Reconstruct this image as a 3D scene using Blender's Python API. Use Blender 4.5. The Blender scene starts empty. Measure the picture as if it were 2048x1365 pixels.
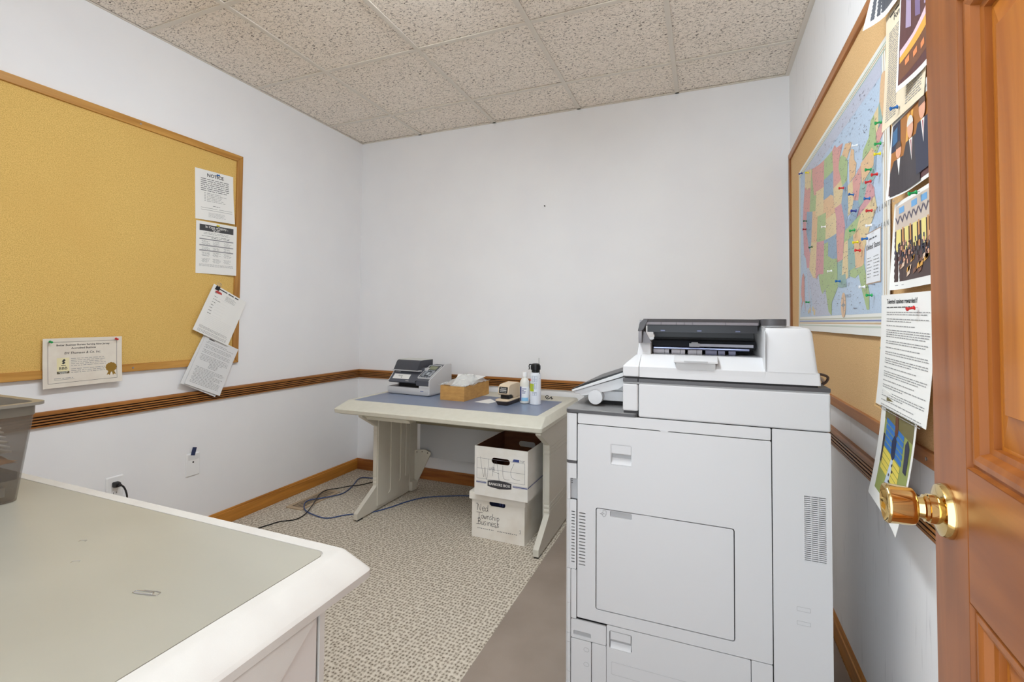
import bpy, bmesh, math, random
from mathutils import Vector, Matrix
from mathutils.geometry import tessellate_polygon

random.seed(7)
SC = bpy.context.scene
COL = SC.collection
PI = math.pi
R = math.radians

# ------------------------------------------------------------------ camera
YAW, PITCH, ROLL, FPX = 0.38392, 0.03052, 0.00792, 951.214
CAMP = Vector((2.51893, -3.03013, 1.1626))
fw = Vector((-math.sin(YAW) * math.cos(PITCH), math.cos(YAW) * math.cos(PITCH), math.sin(PITCH)))
r0 = Vector((math.cos(YAW), math.sin(YAW), 0))
u0 = r0.cross(fw)
rt = math.cos(ROLL) * r0 + math.sin(ROLL) * u0
up = -math.sin(ROLL) * r0 + math.cos(ROLL) * u0
cam = bpy.data.cameras.new('camera')
camo = bpy.data.objects.new('camera', cam)
COL.objects.link(camo)
camo.matrix_world = Matrix(((rt.x, up.x, -fw.x, CAMP.x), (rt.y, up.y, -fw.y, CAMP.y), (rt.z, up.z, -fw.z, CAMP.z), (0, 0, 0, 1)))
cam.sensor_width = 36
cam.lens = FPX / 2048 * 36
cam.shift_y = -(682.5 - 612.56) / 2048
cam.clip_start = 0.02
SC.camera = camo

# ------------------------------------------------------------------ light
W, H, YF = 2.97, 2.557, -3.06
wd = bpy.data.worlds.new('hall_light')
SC.world = wd
wd.use_nodes = True
bg = wd.node_tree.nodes['Background']
bg.inputs[0].default_value = (0.845, 0.93, 1.0, 1)
bg.inputs[1].default_value = 3.6
LAMP_COL, LAMP_STR = (0.845, 0.93, 1.0, 1), 33.0           # unseen ceiling light, built below, shaped to even out the light
vs = SC.view_settings
vs.view_transform = 'Standard'
vs.look = 'None'
vs.gamma = 1
vs.use_curve_mapping = False
vs.exposure = 0.0
SC.cycles.max_bounces = 10
SC.cycles.diffuse_bounces = 6
SC.cycles.use_denoising = True


# ------------------------------------------------------------------ materials
def C(r, g, b):
    f = lambda c: (c / 255 / 12.92) if c / 255 <= 0.04045 else ((c / 255 + 0.055) / 1.055) ** 2.4
    return (f(r), f(g), f(b), 1)


MATS = {}


def mat(name, c1, rough=0.5, metal=0.0, c2=None, scale=(8, 8, 8), detail=4, lo_=0.35, hi_=0.65, bump=0.0, bscale=None,
        dist=0.0, spec=0.5, alpha=1.0, trans=0.0, ior=1.45, wave=None):
    """procedural principled material: base colour mixed with a second one by noise, with optional noise bump"""
    if name in MATS:
        return MATS[name]
    m = bpy.data.materials.new(name)
    m.use_nodes = True
    nt = m.node_tree
    p = nt.nodes['Principled BSDF']
    p.inputs['Base Color'].default_value = c1
    p.inputs['Roughness'].default_value = rough
    p.inputs['Metallic'].default_value = metal
    p.inputs['Specular IOR Level'].default_value = spec
    p.inputs['Alpha'].default_value = alpha
    p.inputs['Transmission Weight'].default_value = trans
    p.inputs['IOR'].default_value = ior
    L = nt.links
    if c2 is not None or bump:
        tc = nt.nodes.new('ShaderNodeTexCoord')
        mp = nt.nodes.new('ShaderNodeMapping')
        mp.inputs['Scale'].default_value = scale
        L.new(tc.outputs['Object'], mp.inputs['Vector'])
        nz = nt.nodes.new('ShaderNodeTexNoise')
        nz.inputs['Scale'].default_value = 1
        nz.inputs['Detail'].default_value = detail
        nz.inputs['Distortion'].default_value = dist
        L.new(mp.outputs[0], nz.inputs['Vector'])
        src = nz.outputs['Fac']
        if wave:
            wv = nt.nodes.new('ShaderNodeTexWave')
            wv.inputs['Scale'].default_value = wave[0]
            wv.inputs['Distortion'].default_value = wave[1]
            wv.inputs['Detail'].default_value = 3
            wv.bands_direction = wave[2]
            L.new(mp.outputs[0], wv.inputs['Vector'])
            mm = nt.nodes.new('ShaderNodeMath')
            mm.operation = 'MULTIPLY_ADD'
            mm.inputs[1].default_value = 0.45
            L.new(wv.outputs['Fac'], mm.inputs[0])
            sb = nt.nodes.new('ShaderNodeMath')
            sb.operation = 'MULTIPLY'
            sb.inputs[1].default_value = 0.55
            L.new(src, sb.inputs[0])
            L.new(sb.outputs[0], mm.inputs[2])
            src = mm.outputs[0]
        if c2 is not None:
            rp = nt.nodes.new('ShaderNodeValToRGB')
            rp.color_ramp.elements[0].position = lo_
            rp.color_ramp.elements[0].color = c1
            rp.color_ramp.elements[1].position = hi_
            rp.color_ramp.elements[1].color = c2
            L.new(src, rp.inputs[0])
            L.new(rp.outputs[0], p.inputs['Base Color'])
        if bump:
            if bscale:
                n2 = nt.nodes.new('ShaderNodeTexNoise')
                n2.inputs['Scale'].default_value = bscale
                n2.inputs['Detail'].default_value = 3
                L.new(tc.outputs['Object'], n2.inputs['Vector'])
                src = n2.outputs['Fac']
            bp = nt.nodes.new('ShaderNodeBump')
            bp.inputs['Strength'].default_value = bump
            bp.inputs['Distance'].default_value = 0.002
            L.new(src, bp.inputs['Height'])
            L.new(bp.outputs[0], p.inputs['Normal'])
    MATS[name] = m
    return m


def wood(name, c1, c2, axis, rough=0.35, s=1.0, bump=0.05):
    sc = [38 * s, 38 * s, 38 * s]
    sc[axis] = 2.2 * s
    return mat(name, C(*c1), rough, 0, C(*c2), tuple(sc), 5, 0.3, 0.7, bump, None, 0.8)


M_WALL = mat('wall_paint', C(241, 241, 242), 0.75, 0, C(238, 238, 240), (3, 3, 3), 3, bump=0.05, bscale=160)


def scuffed_wall():
    m = mat('scuffed_wall_paint', C(241, 241, 242), 0.7, 0, C(206, 206, 208), (30, 30, 3.5), 6, 0.62, 0.82, 0.04, 160, 1.5)
    return m


M_WALLR = scuffed_wall()
RAIL_Y = wood('rail_wood_y', (124, 76, 30), (176, 116, 56), 1, 0.38)
RAIL_X = wood('rail_wood_x', (124, 76, 30), (176, 116, 56), 0, 0.38)
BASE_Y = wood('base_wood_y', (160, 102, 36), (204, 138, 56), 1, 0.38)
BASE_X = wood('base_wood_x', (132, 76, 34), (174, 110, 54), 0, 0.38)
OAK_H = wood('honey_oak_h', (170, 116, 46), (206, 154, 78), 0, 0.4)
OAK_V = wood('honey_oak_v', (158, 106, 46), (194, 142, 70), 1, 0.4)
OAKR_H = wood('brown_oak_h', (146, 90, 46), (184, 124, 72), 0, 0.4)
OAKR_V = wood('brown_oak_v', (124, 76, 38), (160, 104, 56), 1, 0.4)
DOOR_V = mat('door_pine_v', C(118, 64, 26), 0.3, 0, C(164, 98, 44), (14, 14, 1.1), 6, 0.25, 0.75, 0.03, None, 1.6, 0.25)
DOOR_H = mat('door_pine_h', C(118, 64, 26), 0.3, 0, C(164, 98, 44), (1.1, 14, 16), 6, 0.25, 0.75, 0.03, None, 1.6, 0.25)
DOOR_P = mat('door_pine_panel', C(154, 86, 26), 0.3, 0, C(200, 128, 48), (9, 9, 0.9), 6, 0.25, 0.75, 0.03, None, 2.5, 0.25)
M_PLY = mat('printer_white', C(206, 206, 207), 0.42, bump=0.02, bscale=900)
M_PLY2 = mat('printer_grey_well_shade', C(172, 172, 173), 0.45)  # darker grey puts recess shading of the wells into the colour
M_DK = mat('printer_dark', C(78, 76, 78), 0.35)
M_DK2 = mat('printer_shelf_dark', C(122, 121, 120), 0.35)
M_GAP = mat('gap_dark', C(52, 52, 54), 0.7)
M_BLK = mat('black_plastic', C(26, 26, 28), 0.32)
M_BLKM = mat('matte_black', C(30, 29, 30), 0.6)
M_BLU = mat('inner_blue_grey', C(96, 100, 122), 0.2, 0.3)
M_TCREAM = mat('table_cream', C(214, 211, 197), 0.5, 0, C(210, 207, 192), (30, 30, 30), bump=0.03, bscale=700)
M_TLEG = mat('table_leg_cream', C(206, 201, 188), 0.55, bump=0.04, bscale=700)
M_TDK = mat('table_beam', C(150, 142, 122), 0.55)
M_TBLUE = mat('table_blue_laminate', C(122, 134, 158), 0.3, 0, C(132, 144, 168), (4, 4, 4), 4)
M_DESKW = mat('desk_white', C(204, 200, 193), 0.55, 0, C(198, 193, 186), (10, 10, 10), bump=0.06, bscale=500)
M_DESKG = mat('desk_greige_laminate', C(160, 156, 143), 0.32, 0, C(168, 164, 151), (2.2, 3.5, 2), 5)
M_PAPER = mat('paper_white', C(236, 235, 231), 0.8)
M_PAPER2 = mat('paper_grey_white', C(226, 226, 226), 0.8)
M_CREAMP = mat('paper_cream', C(228, 220, 206), 0.8, 0, C(222, 212, 198), (20, 20, 20))
M_NEWS = mat('newsprint', C(232, 218, 192), 0.85, 0, C(224, 208, 180), (12, 12, 12))
M_NEWS2 = mat('newsprint_tan', C(222, 180, 122), 0.85)
M_INK = mat('ink', C(58, 58, 60), 0.8)
M_INK2 = mat('ink_mid', C(104, 104, 106), 0.8)
M_INKL = mat('ink_light', C(150, 150, 150), 0.8)
M_INKB = mat('ink_band', C(70, 70, 72), 0.7)
M_INKG = mat('ink_grey_band', C(150, 150, 152), 0.7)
M_STEEL = mat('steel', C(190, 190, 192), 0.25, 1.0)
M_CHROME = mat('bright_wire', C(215, 215, 218), 0.15, 1.0)


def brass_mat():
    return mat('polished_brass', C(226, 196, 132), 0.08, 1.0)


M_BRASS = brass_mat()


def cork(name, a, b, c):
    m = bpy.data.materials.new(name)
    m.use_nodes = True
    nt = m.node_tree
    L = nt.links
    p = nt.nodes['Principled BSDF']
    p.inputs['Roughness'].default_value = 0.9
    tc = nt.nodes.new('ShaderNodeTexCoord')
    n1 = nt.nodes.new('ShaderNodeTexNoise')
    n1.inputs['Scale'].default_value = 330
    n1.inputs['Detail'].default_value = 3
    n2 = nt.nodes.new('ShaderNodeTexNoise')
    n2.inputs['Scale'].default_value = 2.2
    n2.inputs['Detail'].default_value = 4
    r1 = nt.nodes.new('ShaderNodeValToRGB')
    r1.color_ramp.elements[0].position = 0.33
    r1.color_ramp.elements[0].color = C(*a)
    r1.color_ramp.elements[1].position = 0.62
    r1.color_ramp.elements[1].color = C(*b)
    mx = nt.nodes.new('ShaderNodeMix')
    mx.data_type = 'RGBA'
    mx.inputs['B'].default_value = C(*c)
    r2 = nt.nodes.new('ShaderNodeMapRange')
    r2.inputs['From Min'].default_value = 0.4
    r2.inputs['From Max'].default_value = 0.7
    r2.inputs['To Max'].default_value = 0.4
    for n in (n1, n2):
        L.new(tc.outputs['Object'], n.inputs['Vector'])
    L.new(n1.outputs['Fac'], r1.inputs[0])
    L.new(n2.outputs['Fac'], r2.inputs['Value'])
    L.new(r2.outputs[0], mx.inputs['Factor'])
    L.new(r1.outputs[0], mx.inputs['A'])
    L.new(mx.outputs['Result'], p.inputs['Base Color'])
    bp = nt.nodes.new('ShaderNodeBump')
    bp.inputs['Strength'].default_value = 0.15
    bp.inputs['Distance'].default_value = 0.001
    L.new(n1.outputs['Fac'], bp.inputs['Height'])
    L.new(bp.outputs[0], p.inputs['Normal'])
    return m


CORK_L = cork('cork_yellow', (198, 158, 82), (232, 196, 116), (214, 172, 94))
CORK_R = cork('cork_tan', (200, 160, 108), (224, 186, 134), (208, 166, 114))


def carpet_mat():
    m = bpy.data.materials.new('berber_carpet')
    m.use_nodes = True
    nt = m.node_tree
    L = nt.links
    p = nt.nodes['Principled BSDF']
    p.inputs['Roughness'].default_value = 0.95
    p.inputs['Specular IOR Level'].default_value = 0.1
    tc = nt.nodes.new('ShaderNodeTexCoord')
    nd = nt.nodes.new('ShaderNodeTexNoise')
    nd.inputs['Scale'].default_value = 170
    L.new(tc.outputs['Object'], nd.inputs['Vector'])
    ad = nt.nodes.new('ShaderNodeVectorMath')
    ad.operation = 'MULTIPLY_ADD'
    ad.inputs[1].default_value = (0.013, 0.013, 0)
    L.new(nd.outputs['Color'], ad.inputs[0])
    L.new(tc.outputs['Object'], ad.inputs[2])
    mp = nt.nodes.new('ShaderNodeMapping')
    mp.inputs['Rotation'].default_value = (0, 0, R(2))
    mp.inputs['Scale'].default_value = (74, 60, 1)
    L.new(ad.outputs[0], mp.inputs['Vector'])
    vo = nt.nodes.new('ShaderNodeTexVoronoi')
    vo.voronoi_dimensions = '2D'
    vo.inputs['Scale'].default_value = 1
    vo.inputs['Randomness'].default_value = 0.45
    L.new(mp.outputs[0], vo.inputs['Vector'])
    n2 = nt.nodes.new('ShaderNodeTexNoise')
    n2.inputs['Scale'].default_value = 420
    n2.inputs['Detail'].default_value = 3
    L.new(tc.outputs['Object'], n2.inputs['Vector'])
    sm = nt.nodes.new('ShaderNodeMath')
    sm.operation = 'MULTIPLY_ADD'
    sm.inputs[1].default_value = 0.85
    L.new(n2.outputs['Fac'], sm.inputs[0])
    L.new(vo.outputs['Distance'], sm.inputs[2])
    rp = nt.nodes.new('ShaderNodeValToRGB')
    e = rp.color_ramp.elements
    e[0].position = 0.46
    e[0].color = C(100, 90, 78)
    e[1].position = 1.05 - 0.05
    e[1].color = C(222, 213, 198)
    k = e.new(0.62)
    k.color = C(166, 154, 137)
    k = e.new(0.76)
    k.color = C(196, 185, 168)
    L.new(sm.outputs[0], rp.inputs[0])
    L.new(rp.outputs[0], p.inputs['Base Color'])
    bp = nt.nodes.new('ShaderNodeBump')
    bp.inputs['Strength'].default_value = 0.7
    bp.inputs['Distance'].default_value = 0.004
    L.new(sm.outputs[0], bp.inputs['Height'])
    L.new(bp.outputs[0], p.inputs['Normal'])
    return m


def tile_mat():
    m = bpy.data.materials.new('fissured_ceiling_tile')
    m.use_nodes = True
    nt = m.node_tree
    L = nt.links
    p = nt.nodes['Principled BSDF']
    p.inputs['Roughness'].default_value = 0.95
    p.inputs['Specular IOR Level'].default_value = 0.1
    tc = nt.nodes.new('ShaderNodeTexCoord')
    mp = nt.nodes.new('ShaderNodeMapping')
    mp.inputs['Scale'].default_value = (70, 120, 70)
    L.new(tc.outputs['Object'], mp.inputs['Vector'])
    n1 = nt.nodes.new('ShaderNodeTexNoise')
    n1.inputs['Scale'].default_value = 1
    n1.inputs['Detail'].default_value = 4
    n1.inputs['Roughness'].default_value = 0.65
    n1.inputs['Distortion'].default_value = 1.2
    L.new(mp.outputs[0], n1.inputs['Vector'])
    rp = nt.nodes.new('ShaderNodeValToRGB')
    e = rp.color_ramp.elements
    e[0].position = 0.37
    e[0].color = C(108, 99, 90)  # shade inside the fissures painted as dark pits
    e[1].position = 0.62
    e[1].color = C(252, 243, 231)
    k = e.new(0.445)
    k.color = C(240, 229, 216)
    L.new(n1.outputs['Fac'], rp.inputs[0])
    L.new(rp.outputs[0], p.inputs['Base Color'])
    bp = nt.nodes.new('ShaderNodeBump')
    bp.inputs['Strength'].default_value = 0.5
    bp.inputs['Distance'].default_value = 0.005
    L.new(n1.outputs['Fac'], bp.inputs['Height'])
    L.new(bp.outputs[0], p.inputs['Normal'])
    return m


# ------------------------------------------------------------------ mesh helpers
class MB:
    def __init__(s):
        s.v, s.f, s.mi = [], [], []

    def add(s, vs, fs, M=None, mi=0):
        b = len(s.v)
        for v in vs:
            v = Vector(v)
            s.v.append(M @ v if M is not None else v)
        for f in fs:
            s.f.append([b + i for i in f])
            s.mi.append(mi)
        return s

    def box(s, x0, x1, y0, y1, z0, z1, M=None, mi=0):
        vs = [(x, y, z) for z in (z0, z1) for y in (y0, y1) for x in (x0, x1)]
        return s.add(vs, [(0, 2, 3, 1), (4, 5, 7, 6), (0, 1, 5, 4), (2, 6, 7, 3), (0, 4, 6, 2), (1, 3, 7, 5)], M, mi)

    @staticmethod
    def _p3(q, a, axis):
        return (a, q[0], q[1]) if axis == 'x' else (q[0], a, q[1]) if axis == 'y' else (q[0], q[1], a)

    def prism(s, poly, axis, a0, a1, M=None, mi=0):
        n = len(poly)
        vs = [s._p3(q, a0, axis) for q in poly] + [s._p3(q, a1, axis) for q in poly]
        tr = tessellate_polygon([[Vector((q[0], q[1], 0)) for q in poly]])
        fs = [tuple(t) for t in tr] + [tuple(n + i for i in t) for t in tr]
        fs += [(i, (i + 1) % n, n + (i + 1) % n, n + i) for i in range(n)]
        return s.add(vs, fs, M, mi)

    def holed(s, outer, holes, axis, a0, a1, M=None, mi=0):
        loops = [outer] + list(holes)
        tr = tessellate_polygon([[Vector((q[0], q[1], 0)) for q in l] for l in loops])
        flat = [q for l in loops for q in l]
        n = len(flat)
        vs = [s._p3(q, a0, axis) for q in flat] + [s._p3(q, a1, axis) for q in flat]
        fs = [tuple(t) for t in tr] + [tuple(n + i for i in t) for t in tr]
        b = 0
        for l in loops:
            k = len(l)
            fs += [(b + i, b + (i + 1) % k, n + b + (i + 1) % k, n + b + i) for i in range(k)]
            b += k
        return s.add(vs, fs, M, mi)

    def loft(s, loops, cap0=True, cap1=True, M=None, mi=0):
        n = len(loops[0])
        vs = [q for l in loops for q in l]
        fs = []
        for k in range(len(loops) - 1):
            for i in range(n):
                j = (i + 1) % n
                fs.append((k * n + i, k * n + j, (k + 1) * n + j, (k + 1) * n + i))
        if cap0:
            fs.append(tuple(range(n))[::-1])
        if cap1:
            fs.append(tuple(range((len(loops) - 1) * n, len(loops) * n)))
        return s.add(vs, fs, M, mi)

    def lathe(s, prof, n=20, M=None, mi=0):
        loops = [[(r * math.cos(2 * PI * i / n), r * math.sin(2 * PI * i / n), h) for i in range(n)] for r, h in prof]
        return s.loft(loops, True, True, M, mi)

    def tube(s, pts, r, n=8, M=None, mi=0, cap=True):
        P = [Vector(q) for q in pts]
        loops = []
        nrm = None
        for i, q in enumerate(P):
            t = (P[min(i + 1, len(P) - 1)] - P[max(i - 1, 0)]).normalized()
            if nrm is None:
                nrm = t.orthogonal().normalized()
            nrm = (nrm - t * nrm.dot(t)).normalized()
            b = t.cross(nrm)
            rr = r[i] if isinstance(r, (list, tuple)) else r
            loops.append([q + rr * (math.cos(2 * PI * k / n) * nrm + math.sin(2 * PI * k / n) * b) for k in range(n)])
        return s.loft(loops, cap, cap, M, mi)

    def build(s, name, m, parent=None, bevel=0, seg=2, smooth=False, angle=35, recalc=True):
        me = bpy.data.meshes.new(name)
        me.from_pydata([tuple(v) for v in s.v], [], s.f)
        ms = m if isinstance(m, (list, tuple)) else [m]
        for k in ms:
            me.materials.append(k)
        for p, i in zip(me.polygons, s.mi):
            p.material_index = i
        if recalc:
            bm = bmesh.new()
            bm.from_mesh(me)
            bmesh.ops.recalc_face_normals(bm, faces=bm.faces)
            bm.to_mesh(me)
            bm.free()
        if smooth:
            for p in me.polygons:
                p.use_smooth = True
            me.set_sharp_from_angle(angle=R(angle))
        o = bpy.data.objects.new(name, me)
        COL.objects.link(o)
        if parent is not None:
            o.parent = parent
        if bevel:
            b = o.modifiers.new('bevel', 'BEVEL')
            b.width = bevel
            b.segments = seg
            b.limit_method = 'ANGLE'
            b.angle_limit = R(40)
            if not smooth:
                for p in me.polygons:
                    p.use_smooth = True
                me.set_sharp_from_angle(angle=R(30))
                b.harden_normals = True
        return o


def tag(o, label=None, cat=None, group=None, kind=None):
    if label:
        o['label'] = label
    if cat:
        o['category'] = cat
    if group:
        o['group'] = group
    if kind:
        o['kind'] = kind
    return o


def thing(name, label, cat, loc=(0, 0, 0), rotz=0, group=None, M=None, kind=None):
    o = bpy.data.objects.new(name, None)
    o.empty_display_size = 0.05
    COL.objects.link(o)
    if M is not None:
        o.matrix_world = M
    else:
        o.location = loc
        o.rotation_euler = (0, 0, rotz)
    return tag(o, label, cat, group, kind)


def rrect(x0, x1, y0, y1, r, n=4):
    pts = []
    for cx, cy, a in ((x1 - r, y1 - r, 0), (x0 + r, y1 - r, 90), (x0 + r, y0 + r, 180), (x1 - r, y0 + r, 270)):
        for k in range(n + 1):
            t = R(a + 90 * k / n)
            pts.append((cx + r * math.cos(t), cy + r * math.sin(t)))
    return pts


def stadium(x0, x1, y0, y1, n=6):
    return rrect(x0, x1, y0, y1, min(x1 - x0, y1 - y0) / 2 * 0.999, n)


def at(poly, z):
    return [(q[0], q[1], z) for q in poly]


def smooth_path(pts, k=6):
    """Catmull-Rom through points"""
    P = [Vector(q) for q in pts]
    out = []
    for i in range(len(P) - 1):
        a, b, c, d = P[max(i - 1, 0)], P[i], P[i + 1], P[min(i + 2, len(P) - 1)]
        for j in range(k):
            t = j / k
            out.append(0.5 * ((2 * b) + (c - a) * t + (2 * a - 5 * b + 4 * c - d) * t * t + (3 * b - a - 3 * c + d) * t ** 3))
    out.append(P[-1])
    return out


FRAME = {'L': Matrix(((0, 0, 1), (1, 0, 0), (0, 1, 0))),       # local x,y,z -> world: right, up, out of the wall
         'R': Matrix(((0, 0, -1), (-1, 0, 0), (0, 1, 0))),
         'B': Matrix(((1, 0, 0), (0, 0, -1), (0, 1, 0)))}


def on_wall(side, u, v, off=0.0, rot=0.0):
    pos = {'L': Vector((off, u, v)), 'R': Vector((W - off, -u, v)), 'B': Vector((u, -off, v))}[side]
    return Matrix.Translation(pos) @ FRAME[side].to_4x4() @ Matrix.Rotation(rot, 4, 'Z')


_tcache = {}


def text_geo(s, size=1.0, bold=0.0, align='LEFT', shear=0.0, space=1.0):
    key = (s, bold, align, shear, space)
    if key not in _tcache:
        cu = bpy.data.curves.new('text', 'FONT')
        cu.body = s
        cu.size = 1
        cu.offset = bold
        cu.align_x = align
        cu.shear = shear
        cu.space_character = space
        cu.resolution_u = 2
        ob = bpy.data.objects.new('text', cu)
        COL.objects.link(ob)
        bpy.context.view_layer.update()
        me = bpy.data.meshes.new_from_object(ob.evaluated_get(bpy.context.evaluated_depsgraph_get()))
        _tcache[key] = ([tuple(v.co) for v in me.vertices], [tuple(p.vertices) for p in me.polygons])
        bpy.data.objects.remove(ob)
        bpy.data.curves.remove(cu)
        bpy.data.meshes.remove(me)
    vs, fs = _tcache[key]
    return [(x * size, y * size, 0) for x, y, z in vs], fs


def ribbon(pts, w):
    """flat stroke along 2d points"""
    P = [Vector((q[0], q[1], 0)) for q in pts]
    vs, fs = [], []
    for i, q in enumerate(P):
        t = (P[min(i + 1, len(P) - 1)] - P[max(i - 1, 0)])
        if t.length < 1e-9:
            t = Vector((1, 0, 0))
        t.normalize()
        n = Vector((-t.y, t.x, 0)) * w / 2
        vs += [tuple(q + n), tuple(q - n)]
    for i in range(len(P) - 1):
        fs.append((2 * i, 2 * i + 1, 2 * i + 3, 2 * i + 2))
    return vs, fs


STROKES = {
    'N': [[(0, 0), (.05, 1)], [(-.25, 1.0), (.05, 1), (.5, 0), (.55, 1.05)]],
    'e': [[(.03, .3), (.45, .36), (.4, .58), (.2, .62), (.04, .4), (.1, .08), (.3, 0), (.48, .12)]],
    'd': [[(.42, .5), (.2, .58), (.03, .3), (.12, .03), (.35, .1), (.46, .35)], [(.5, 1.02), (.46, .2), (.55, 0)]],
    'T': [[(-.2, 1), (1.0, 1.02)], [(.35, 1), (.3, 0)], [(.15, 0), (.5, .02)]],
    'o': [[(.25, .6), (.06, .42), (.08, .1), (.3, 0), (.46, .25), (.38, .55), (.25, .6)]],
    'w': [[(0, .58), (.12, 0), (.28, .45), (.42, 0), (.56, .58)]],
    'n': [[(.02, .58), (.06, 0)], [(.05, .4), (.25, .6), (.4, .45), (.44, 0)]],
    's': [[(.4, .55), (.2, .62), (.08, .45), (.3, .28), (.34, .1), (.15, 0), (.0, .06)]],
    'h': [[(.04, 1.05), (.06, 0)], [(.06, .35), (.25, .55), (.4, .4), (.44, 0)]],
    'i': [[(.1, .55), (.12, 0)], [(.1, .74), (.12, .76)]],
    'p': [[(.05, .55), (.1, -.45)], [(.07, .4), (.28, .6), (.46, .35), (.32, .05), (.1, .1)]],
    'B': [[(.1, 1), (.05, 0)], [(-.05, .95), (.4, 1), (.45, .7), (.1, .52), (.5, .42), (.5, .1), (-.1, 0), (-.3, .02)]],
    'u': [[(.02, .58), (.06, .1), (.22, 0), (.4, .2), (.42, .58)], [(.42, .5), (.46, 0)]],
    'W': [[(0, 1.3), (.12, .5), (.28, -.1)], [(.28, -.1), (.36, .6)], [(.36, .6), (.5, -.25), (.66, 1.2)]],
    'A': [[(0, 0), (.15, .85), (.3, .9), (.48, -.2)], [(.0, .3), (.5, .2)]],
    'L': [[(.05, 1), (.08, .2), (.25, 0), (.6, .02)]],
    'C': [[(.3, 1.1), (.05, .5), (.15, .1), (.5, 0), (.75, .02)]],
    '0': [[(.2, .8), (.03, .45), (.2, 0), (.4, .4), (.2, .8)]],
    '9': [[(.4, .7), (.15, .8), (.05, .5), (.35, .45), (.4, .7), (.35, 0)]],
    'm': [[(.0, 0), (.05, .6), (.2, .1), (.35, .6), (.45, 0)]],
    'P': [[(.05, 0), (.1, 1), (.45, .9), (.4, .55), (.1, .5)]],
    'r': [[(.03, .55), (.06, 0)], [(.06, .35), (.3, .55)]],
    't': [[(.2, .9), (.2, .1), (.35, 0)], [(.0, .6), (.4, .62)]],
    'a': [[(.4, .5), (.2, .58), (.03, .3), (.12, .03), (.35, .1), (.42, .5), (.48, 0)]],
    'g': [[(.4, .5), (.15, .55), (.05, .25), (.3, .1), (.42, .5), (.4, -.3), (.1, -.4)]],
    'x': [[(0, .6), (.4, 0)], [(.4, .6), (0, 0)]],
}
ADV = {'N': .85, 'T': .75, 'i': .32, 'w': .72, 'B': .7, 'W': .85, 'A': .75, 'L': .75, 'C': .9, 'm': .6}


def hand(word, x, y, size, w, step=1.0, slope=0.0):
    vs, fs = [], []
    for ch in word:
        for st in STROKES.get(ch, []):
            p = [(x + q[0] * size, y + q[1] * size + slope * (q[0] * size)) for q in st]
            p = [(q.x, q.y) for q in smooth_path([(a, b, 0) for a, b in p], 4)]
            a, f = ribbon(p, w)
            k = len(vs)
            vs += a
            fs += [tuple(i + k for i in t) for t in f]
        adv = ADV.get(ch, .58) * size * step
        x += adv
        y += slope * adv
    return vs, fs


EACH = {'states': 'state', 'suits': 'suit', 'shirts': 'shirt', 'faces': 'face', 'hair': 'hair', 'ties': 'tie', 'windows': 'window', 'pillars': 'pillar', 'sky_panels': 'sky_panel',
        'swags': 'swag', 'blue_planks': 'blue_plank', 'yellow_planks': 'yellow_plank', 'columns_of_hall': 'column', 'border_lines': 'border_line', 'grey_bars': 'grey_bar',
        'picture_back': 'picture_back', 'gold_ribbon': 'gold_ribbon', 'border_line': 'border_line', 'tick_boxes': 'tick_box', 'torch_emblem': 'torch_emblem', 'red_logo': 'red_logo'}


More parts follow.
